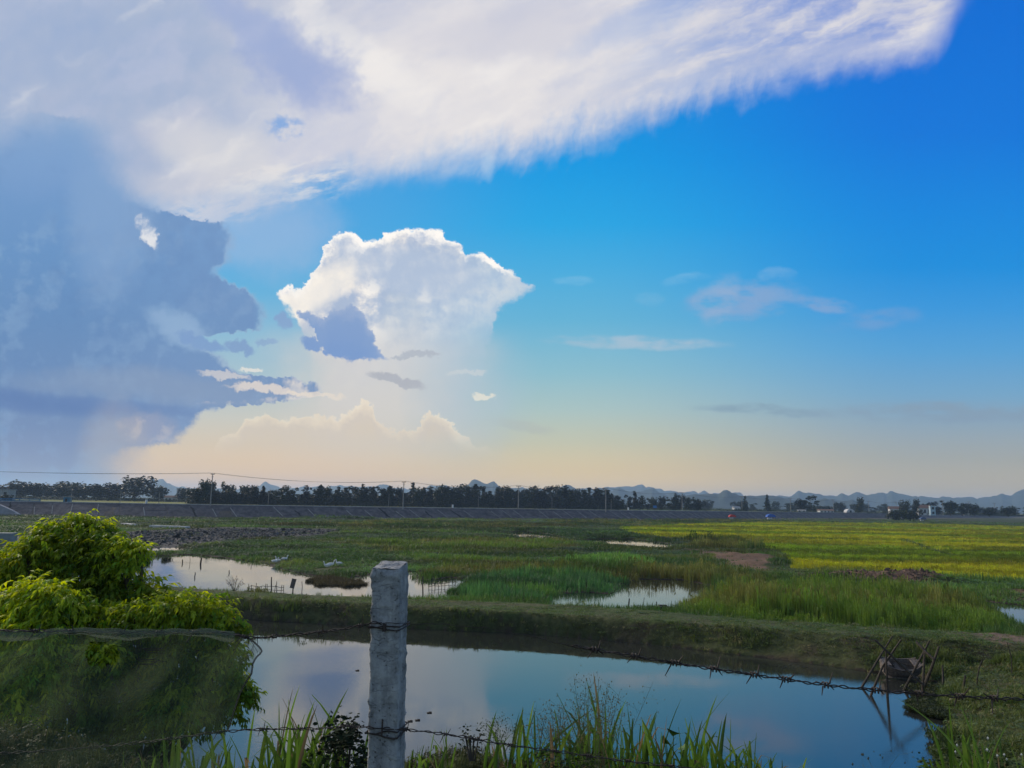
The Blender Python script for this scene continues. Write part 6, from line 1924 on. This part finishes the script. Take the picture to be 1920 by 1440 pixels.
def build_bush():
    global NT
    r = np.random.default_rng(21); rr = random.Random(21)
    LB = [  # px, py, radius px, distance, brightness
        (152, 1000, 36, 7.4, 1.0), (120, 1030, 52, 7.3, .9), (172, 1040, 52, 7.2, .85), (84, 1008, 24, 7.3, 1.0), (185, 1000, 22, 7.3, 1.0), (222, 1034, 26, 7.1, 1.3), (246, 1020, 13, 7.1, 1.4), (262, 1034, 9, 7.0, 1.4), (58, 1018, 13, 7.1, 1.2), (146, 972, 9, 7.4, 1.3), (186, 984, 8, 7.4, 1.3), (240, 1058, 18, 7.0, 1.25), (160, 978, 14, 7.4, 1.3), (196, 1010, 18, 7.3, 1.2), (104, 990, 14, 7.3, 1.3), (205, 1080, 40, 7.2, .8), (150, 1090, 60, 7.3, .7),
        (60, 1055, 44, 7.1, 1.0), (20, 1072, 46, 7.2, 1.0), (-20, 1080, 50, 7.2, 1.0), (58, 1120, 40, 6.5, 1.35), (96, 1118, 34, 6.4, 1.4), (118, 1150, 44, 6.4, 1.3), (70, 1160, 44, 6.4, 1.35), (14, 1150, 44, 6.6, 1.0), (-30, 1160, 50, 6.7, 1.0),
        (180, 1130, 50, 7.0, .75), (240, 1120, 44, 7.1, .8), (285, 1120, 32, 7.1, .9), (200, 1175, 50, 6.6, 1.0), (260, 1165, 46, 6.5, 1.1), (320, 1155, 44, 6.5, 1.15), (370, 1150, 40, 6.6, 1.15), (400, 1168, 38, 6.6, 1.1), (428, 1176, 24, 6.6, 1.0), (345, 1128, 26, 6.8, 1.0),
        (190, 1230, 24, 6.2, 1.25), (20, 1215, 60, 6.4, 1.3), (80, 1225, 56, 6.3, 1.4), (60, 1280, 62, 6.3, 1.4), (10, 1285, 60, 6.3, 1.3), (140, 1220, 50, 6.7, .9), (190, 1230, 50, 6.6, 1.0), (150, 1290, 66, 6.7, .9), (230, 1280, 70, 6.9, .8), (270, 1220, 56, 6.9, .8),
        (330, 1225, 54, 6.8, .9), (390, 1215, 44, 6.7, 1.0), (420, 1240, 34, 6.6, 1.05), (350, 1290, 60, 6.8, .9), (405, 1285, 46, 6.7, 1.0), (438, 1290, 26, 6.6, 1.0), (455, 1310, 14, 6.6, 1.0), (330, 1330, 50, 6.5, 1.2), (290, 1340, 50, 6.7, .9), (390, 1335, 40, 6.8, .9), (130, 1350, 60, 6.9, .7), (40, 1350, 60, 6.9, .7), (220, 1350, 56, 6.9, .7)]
    b0 = dp(210, 1400, 7.6); zb = float(height(np.array([[b0.x, b0.y]]))[0])
    root = empty('leafy_tree', (b0.x, b0.y, zb)); tag(root, 'bright green leafy tree at left, its lower half behind the netting', 'tree')
    o0 = Vector(root.location)
    C = []; 
    P = []; ROT = []; SC = []; T = []; K = []
    # limbs
    lim = MB(); base = Vector((0, 0, 0)); hub = [Vector((-.1, -.05, .55)), Vector((.35, -.2, .5)), Vector((-.7, -.2, .5))]
    lim.tube([(0, 0, -.2), (0, 0, .25), hub[0]], [.085, .075, .06], 9)
    lim.tube([(0, 0, .1), hub[1]], [.06, .045], 8); lim.tube([(0, 0, .1), hub[2]], [.06, .045], 8)
    for (px, py, rad, D, br) in LB:
        c = dp(px, py, D) - o0
        h = min(hub, key=lambda q: (q - c).length)
        m = h.lerp(c, .5) + Vector((rr.uniform(-.1, .1), rr.uniform(-.1, .1), .08))
        lim.tube([h, m, c], [.032, .020, .008], 6)
        for k in range(7):
            u = Vector((rr.gauss(0, 1), rr.gauss(0, 1), rr.gauss(0, .8))).normalized() * rad / FPX * D * .9
            lim.tube([m.lerp(c, .6), c + u * .5, c + u], [.009, .006, .002], 4)
    lim.build('trunk', bark, root)
    near_leaves = []
    for (px, py, rad, D, br) in LB:
        c = np.array(dp(px, py, D) - o0); R_ = rad / FPX * D
        n = int(40 + 165 * (rad / 50) ** 2 * 1.45)
        for _ in range(n):
            u = r.normal(0, 1, 3); u /= np.linalg.norm(u)
            if u[2] < -.5 and r.random() < .5: u[2] *= -1
            k = r.random() ** .38
            if r.random() < .12: k *= r.uniform(1.1, 1.38)
            p = c + u * R_ * k * np.array([1.0, .9, .92]) * (0.85 + .35 * r.random())
            az = math.atan2(u[1], u[0]) + r.normal(0, .5)
            P.append(p); ROT.append((r.normal(0, .3), r.uniform(-.5, .9) - .25 * u[2], az)); s = r.uniform(.75, 1.25)
            SC.append((s, s, s)); T.append(r.integers(0, 6))
            bb = br * (0.55 + .5 * k) * r.uniform(.75, 1.25)  # tint falls off inside each lobe: interior shade put into the leaf colour
            yel = np.clip(r.normal(.36, .30) + .25 * (br - 1) + .22 * u[2], 0, 1)  # yellower on upward sides: sunlit tops put into the leaf colour
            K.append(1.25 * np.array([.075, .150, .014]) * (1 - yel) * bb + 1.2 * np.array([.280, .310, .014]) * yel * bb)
    # stray hanging shoots at the right edge and the top
    for (px, py, D, n) in ((70, 990, 7.3, 5), (165, 972, 7.4, 5), (192, 985, 7.3, 5), (250, 1020, 7.1, 5), (448, 1172, 6.6, 7), (462, 1176, 6.6, 4), (466, 1300, 6.6, 6), (470, 1312, 6.6, 4), (452, 1336, 6.6, 5), (438, 1350, 6.7, 5), (420, 1110, 6.6, 2), (285, 1092, 7.0, 4), (98, 985, 7.3, 4)):
        for _ in range(n):
            p = np.array(dp(px + rr.gauss(0, 6), py + rr.gauss(0, 7), D) - o0); P.append(p); ROT.append((0, rr.uniform(.2, .9), rr.uniform(-1, 1))); SC.append((.9,) * 3); T.append(rr.randrange(6)); K.append(np.array([.10, .16, .014]))
    P = np.array(P); ROT = np.array(ROT); SC = np.array(SC); T = np.array(T); K = np.array(K)
    lm = leafmat('fresh_leaf', None, trans=.42, rough=.58)
    sprays = [spray(40 + i) for i in range(6)]
    print('bush sprays', len(P))
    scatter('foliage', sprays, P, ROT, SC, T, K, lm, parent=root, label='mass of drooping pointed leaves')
    # the leaves that show largest, one by one
    oneleaf = []
    for i in range(4):
        v, f = leaf_t(.058, .025, .3 + .15 * i)
        me = bpy.data.meshes.new('leaf'); me.from_pydata([tuple(a) for a in v], [], f); me.update()
        a = me.attributes.new('tint', 'FLOAT_COLOR', 'POINT'); c = [(.075, .135, .013, 1), (.125, .175, .013, 1), (.16, .20, .014, 1), (.055, .10, .012, 1)][i]
        a.data.foreach_set('color', np.array([c] * len(v), dtype=np.float32).ravel()); oneleaf.append(me)
    lm2 = leafmat('fresh_leaf_single', None, trans=.42, attr='', rough=.42)
    for me in oneleaf: me.materials.append(lm2)
    fr = [l for l in LB if l[3] < 6.75]
    for k in range(300):
        px, py, rad, D, br = rr.choice(fr)
        u = Vector((rr.gauss(0, .8), -abs(rr.gauss(0, 1)) - .3, rr.gauss(.25, .7))).normalized()
        p = dp(px, py, D) - o0 + u * (rad / FPX * D) * 1.02
        o = bpy.data.objects.new('leaf', rr.choice(oneleaf)); COL.objects.link(o); o.parent = root; o.location = p
        o.rotation_euler = (rr.gauss(0, .3), rr.uniform(0, .9), math.atan2(u.y, u.x) + rr.gauss(0, .5))


build_bush()


# ------------------------------------------------------------------ foreground grass
def big_blades(n, hpx, spx, seed, w=.0125, D=4.6, lean=.35):
    r = random.Random(seed); V = []; F = []; C = []
    f = D / FPX; hpx *= 1.22
    for i in range(n):
        x = r.gauss(0, .5) * spx * f; y = r.uniform(-.25, .25); h = hpx * f * (.38 + .66 * r.random() ** 1.7)
        b = r.uniform(-1.0, 1.0) * 1.2 + (math.pi if r.random() < .5 else 0); ln = lean * 1.25 * (r.random() ** 1.3) * (1 if r.random() < .8 else 2.0)
        dx, dy = math.cos(b), math.sin(b) * .8; fa = r.uniform(-.7, .7); px_, py_ = math.cos(fa), math.sin(fa)
        ww = w * (.22 + .85 * r.random() ** 1.4); seg = 7; droop = r.random() ** 2 * .5
        base = len(V); br = r.uniform(.65, 1.3); cut = r.random() < .3
        kink = r.random() < .14; dead = r.random() < .09
        for s in range(seg + 1):
            t = s / seg
            cx_ = x + dx * ln * h * t ** 1.8; cy_ = y + dy * ln * h * t ** 1.8; cz = -.06 + h * (t - droop * t ** 3.2)
            if kink and t > .7: cz -= (t - .7) * h * 1.2; cx_ += (t - .7) * h * .6
            wd = ww * (.55 + .9 * t if t < .35 else (1.0 - .72 * ((t - .35) / .65) ** (2.6 if cut else 1.3))) * (1 if s < seg or cut else .05)
            V += [(cx_ - px_ * wd, cy_ - py_ * wd, cz + wd * .25), (cx_, cy_ + .15 * wd, cz - wd * .12), (cx_ + px_ * wd, cy_ + py_ * wd, cz + wd * .25)]
            yel = .22 * t + (.3 if r.random() < .1 else 0)
            c = np.array([.058, .125, .020]) * (1 - yel) + np.array([.16, .20, .05]) * yel
            if dead: c = np.array([.17, .13, .07])
            C += [(*(c * br), 1)] * 3
        for s in range(seg):
            q = base + 3 * s; F += [(q, q + 1, q + 4, q + 3), (q + 1, q + 2, q + 5, q + 4)]
    return V, F, C


blade_m = leafmat('broad_grass', None, trans=.35, attr='', rough=.45)
GRP = 'grass clumps on the near bank'
for k, (px, py, h, s, n, D, lab) in enumerate((
        (560, 1468, 155, 60, 42, 4.4, 'tall broad bladed grass clump just left of the concrete post'), (505, 1475, 105, 50, 26, 4.4, 'lower grass clump left of the tall clump by the post'), (625, 1478, 150, 70, 20, 4.5, 'leaning grass blades between the tall clump and the post'), (672, 1478, 70, 26, 14, 4.2, 'short grass at the left foot of the concrete post'),
        (330, 1475, 115, 60, 20, 4.7, 'broad grass blades behind the net near its middle'), (405, 1482, 115, 50, 18, 4.7, 'broad grass blades behind the right part of the net'), (265, 1482, 80, 60, 14, 4.7, 'short blades behind the net at left'), (440, 1490, 70, 40, 10, 4.5, 'few low blades right of the net edge'),
        (788, 1458, 80, 38, 18, 4.5, 'thin grass tuft just right of the concrete post'), (832, 1450, 80, 26, 10, 4.7, 'slender upright grass on the bare earth right of the post'),
        (925, 1470, 100, 36, 16, 4.6, 'leaning blades at the left end of the long grass stand'), (985, 1470, 125, 52, 34, 4.6, 'dense grass clump left of the seed heads'), (1060, 1475, 120, 50, 30, 4.6, 'grass clump among the seed heads'), (1118, 1475, 160, 50, 42, 4.6, 'tallest clump of the long grass stand, beside the seed heads'),
        (1180, 1475, 135, 54, 36, 4.6, 'grass clump right of the tallest clump in the stand'), (1250, 1475, 130, 56, 38, 4.6, 'grass clump around the big heart shaped leaf'), (1320, 1475, 130, 46, 30, 4.6, 'slender tall grass clump in the right half of the stand'), (1385, 1480, 100, 50, 30, 4.6, 'lower grass clump toward the right end of the stand'),
        (1440, 1482, 90, 36, 22, 4.6, 'sparse grass at the right end of the stand'), (1490, 1490, 60, 16, 6, 4.6, 'single stub of grass beyond the stand'),
        (1822, 1478, 150, 26, 16, 4.6, 'upright bright blade tuft in the lower right corner'), (1780, 1490, 90, 44, 9, 4.6, 'arching thin blades in the lower right'), (1885, 1478, 85, 60, 30, 4.6, 'low mixed grass at the right edge'))):
    V, F, C = big_blades(int(n * 2.0), h, s, 300 + k, D=D)
    me = bpy.data.meshes.new('grass_clump'); me.from_pydata(V, [], F); a = me.attributes.new('tint', 'FLOAT_COLOR', 'POINT'); a.data.foreach_set('color', np.array(C, dtype=np.float32).ravel()); me.materials.append(blade_m); me.update()
    o = bpy.data.objects.new('grass_clump', me); COL.objects.link(o); o.location = dp(px, py, D); tag(o, lab, 'grass', GRP)
    if 'arching' in lab: o.rotation_euler = (0, -.5, 0)


def airy(px, py, n, hpx, spx, lab, D=4.4, col=(.16, .14, .07), dot=.0035, nd=26):
    r = random.Random(int(px)); q = dp(px, py, D); o = empty('seed_head_grass', q); tag(o, lab, 'weed'); f = D / FPX
    st = MB(); sd = MB()
    for k in range(n):
        h = hpx * f * r.uniform(.5, 1); x = r.gauss(0, .5) * spx * f; e = Vector((x * 1.4, r.uniform(-.1, .1), h)); b = Vector((x * .5, r.uniform(-.1, .1), -.05)); m = b.lerp(e, .55) + Vector((r.uniform(-.02, .02), 0, .02))
        st.tube([b, m, e], [.0016, .0011, .0006], 4)
        for j in range(nd):
            t = r.uniform(.35, 1.0); c = m.lerp(e, (t - .35) / .65); br = Vector((r.gauss(0, .05), r.gauss(0, .04), r.uniform(.0, .06)))
            if j % 3 == 0: st.tube([c, c + br], .0005, 3, False)
            s = dot * r.uniform(.5, 1.2); p = c + br
            sd.add([p + Vector(v) * s for v in ((1, 0, 0), (0, 1, 0), (-1, 0, 0), (0, -1, 0), (0, 0, 1.4), (0, 0, -1.4))], [(0, 1, 4), (1, 2, 4), (2, 3, 4), (3, 0, 4), (1, 0, 5), (2, 1, 5), (3, 2, 5), (0, 3, 5)])
    st.build('stem', mat('dry_stem', (.10, .11, .05), .8), o); s_ = sd.build('seeds', mat('seed', col, .8), o); s_['kind'] = 'stuff'


airy(1105, 1450, 22, 165, 70, 'airy grass with tiny seed heads rising above the long grass stand')
airy(1060, 1450, 16, 120, 70, 'airy seed heads left of the tallest seed heads', D=4.5)
airy(935, 1450, 7, 90, 30, 'small airy weed at the left end of the long grass stand', D=4.5, col=(.07, .09, .04))
airy(1648, 1470, 3, 60, 30, 'few tiny weed flowers at the bottom edge left of the creeping weed', D=4.4, col=(.05, .05, .03), dot=.006, nd=4)
airy(1862, 1470, 5, 75, 60, 'small white flowered weed in the lower right corner', D=4.5, col=(.5, .5, .45), dot=.007, nd=2)


def creeper(px, py, wpx, hpx, n, lab, D, col, s=.012, name='creeper'):
    r = random.Random(int(px) + 5); q = dp(px, py, D); f = D / FPX; o = empty(name, q); tag(o, lab, 'plant'); mb = MB(); st = MB()
    lobes = [(r.uniform(-.7, .7), r.uniform(.15, .85), r.uniform(.2, .42)) for _ in range(9)]
    for k in range(n):
        lx, lz, lr = r.choice(lobes); c = Vector((lx * wpx * f + r.gauss(0, lr * .5) * wpx * f, r.uniform(-.18, .18), lz * hpx * f + r.gauss(0, lr * .4) * hpx * f))
        M_ = Matrix.Rotation(r.uniform(0, 6.28), 3, 'Z') @ Matrix.Rotation(r.uniform(-1.1, 1.1), 3, 'X'); w = s * r.uniform(.6, 1.3)
        mb.add([c + M_ @ Vector(v) * w for v in ((-1, 0, 0), (-.4, -.7, .1), (.5, -.6, .1), (1.1, 0, 0), (.5, .6, .1), (-.4, .7, .1))], [(0, 1, 2, 3), (0, 3, 4, 5)])
    for (lx, lz, lr) in lobes: st.tube([(lx * .3 * wpx * f, 0, -.1), (lx * .8 * wpx * f, .02, lz * .5 * hpx * f), (lx * wpx * f, 0, lz * hpx * f)], [.004, .003, .0015], 5)
    st.build('stem', darkwood, o); mb.build('leaves', mat('creeper_leaf', col, .85, .1), o)['kind'] = 'stuff'


creeper(650, 1440, 46, 76, 900, 'dark small leaved creeper climbing at the left of the post', 4.3, (.016, .026, .012))
creeper(610, 1480, 50, 80, 500, 'green small leaved weed under the dark creeper', 4.4, (.035, .06, .018))
creeper(887, 1390, 26, 12, 90, 'short sprig of small dark leaves reaching over the water', 4.4, (.02, .03, .016), .008)
creeper(1060, 1470, 80, 60, 700, 'low tangled weeds at the foot of the long grass stand', 4.3, (.05, .06, .022), .008)
creeper(1830, 1470, 110, 50, 900, 'low tangled weeds in the lower right corner', 4.9, (.045, .065, .02), .010)
creeper(120, 1480, 140, 90, 1500, 'pale tangled scrub at the lower left behind the net', 5.2, (.04, .06, .03), .012)
creeper(850, 1462, 70, 34, 900, 'low mossy weeds on the bare earth right of the post', 4.7, (.06, .07, .025), .007)
creeper(15, 1470, 60, 110, 900, 'wiry scrub in the lower left corner behind the net', 5.3, (.05, .07, .04), .011)

# the big heart shaped leaf
q = dp(1262, 1470, 4.5); f = 4.5 / FPX; o = empty('broad_leaf_plant', q); tag(o, 'single plant with broad heart shaped leaves inside the long grass stand', 'plant')
bl = mat('broad_leaf', (.07, .13, .02), .5)
for (x, z, s, a, t) in ((2, 84, 15, .3, 1.0), (20, 62, 12, -.6, 1.25), (-14, 70, 11, .9, .9)):
    pts = []; n = 18
    for i in range(n):
        th = 2 * math.pi * i / n; rr_ = (1 - .45 * abs(math.sin(th / 2)) ** 3 + .3 * math.cos(th)) * s * f
        pts.append(Vector((rr_ * math.sin(th), -.012 * math.cos(2 * th), rr_ * math.cos(th))))
    M_ = Matrix.Rotation(a, 3, 'Y') @ Matrix.Rotation(t, 3, 'X'); c = Vector((x * f, 0, z * f))
    mb = MB(); mb.add([c + M_ @ Vector((0, .008, 0))] + [c + M_ @ p for p in pts], [(0, 1 + i, 1 + (i + 1) % n) for i in range(n)]); mb.build('leaf', bl, o, True)
    MB().tube([(x * .2 * f, 0, -.05), (x * .7 * f, .01, z * .6 * f), c], [.004, .003, .002], 5).build('stalk', bl, o)

# small dark leaves afloat near this bank
for (px, py, lab) in ((805, 1336, 'dark leaf floating right of the post, the farther one'), (769, 1352, 'small dark leaf floating close to the post'), (783, 1350, 'larger dark leaf floating beside the small one'), (670, 1257, 'dark speck floating left of the post'), (879, 1389, 'dark leaf floating near the lower wire')):
    q = gp(px, py, .012); o = tag(MB().box((0, 0, 0), (.14, .10, .02), Matrix.Rotation(.3, 3, 'Z')).box((.03, .02, .012), (.08, .05, .02)).build('floating_leaf', darkwood), lab, 'leaf', 'floating leaves near the post'); o.location = q


# ground plants at the lip of the bank
def lip():
    r = np.random.default_rng(50); n = 5200
    px = r.uniform(-80, 1990, n); D = r.uniform(4.0, 5.6, n); P = []
    for a, d in zip(px, D): q = dp(a, 1440, d); P.append((q.x, q.y))
    P = np.array(P); H = height(P); s = r.uniform(.05, .11, n)
    col = np.array([[.060, .072, .024]]) * r.uniform(.5, 1.4, (n, 1)); dry = r.random(n) < .2; col[dry] = np.array([.13, .11, .06])
    scatter('bank_weeds', TUFTS, np.stack([P[:, 0], P[:, 1], H - .005], 1), np.stack([r.normal(0, .2, n), r.normal(0, .2, n), r.uniform(0, 6.28, n)], 1), np.stack([s, s, s * r.uniform(.5, 1.3, n)], 1), r.choice([1, 3, 4, 0], n), col, grass_m, label='low weeds and dry stems on the lip of the near bank')


lip()

# ================================================================== haze
hz = MB(); hz.box((0, 0, 85.0), (20000, 20000, 176.0))
ho = hz.build('haze')
hm = bpy.data.materials.new('evening_haze'); hm.use_nodes = True; hm.node_tree.nodes.clear()
vo = hm.node_tree.nodes.new('ShaderNodeVolumePrincipled'); oo = hm.node_tree.nodes.new('ShaderNodeOutputMaterial')
vo.inputs['Color'].default_value = (0.50, 0.71, 1.0, 1); vo.inputs['Density'].default_value = 0.00014
vo.inputs['Anisotropy'].default_value = 0.2
hm.node_tree.links.new(vo.outputs[0], oo.inputs['Volume'])
ho.data.materials.append(hm); tag(ho, 'thin blue evening haze over the plain', kind='stuff')
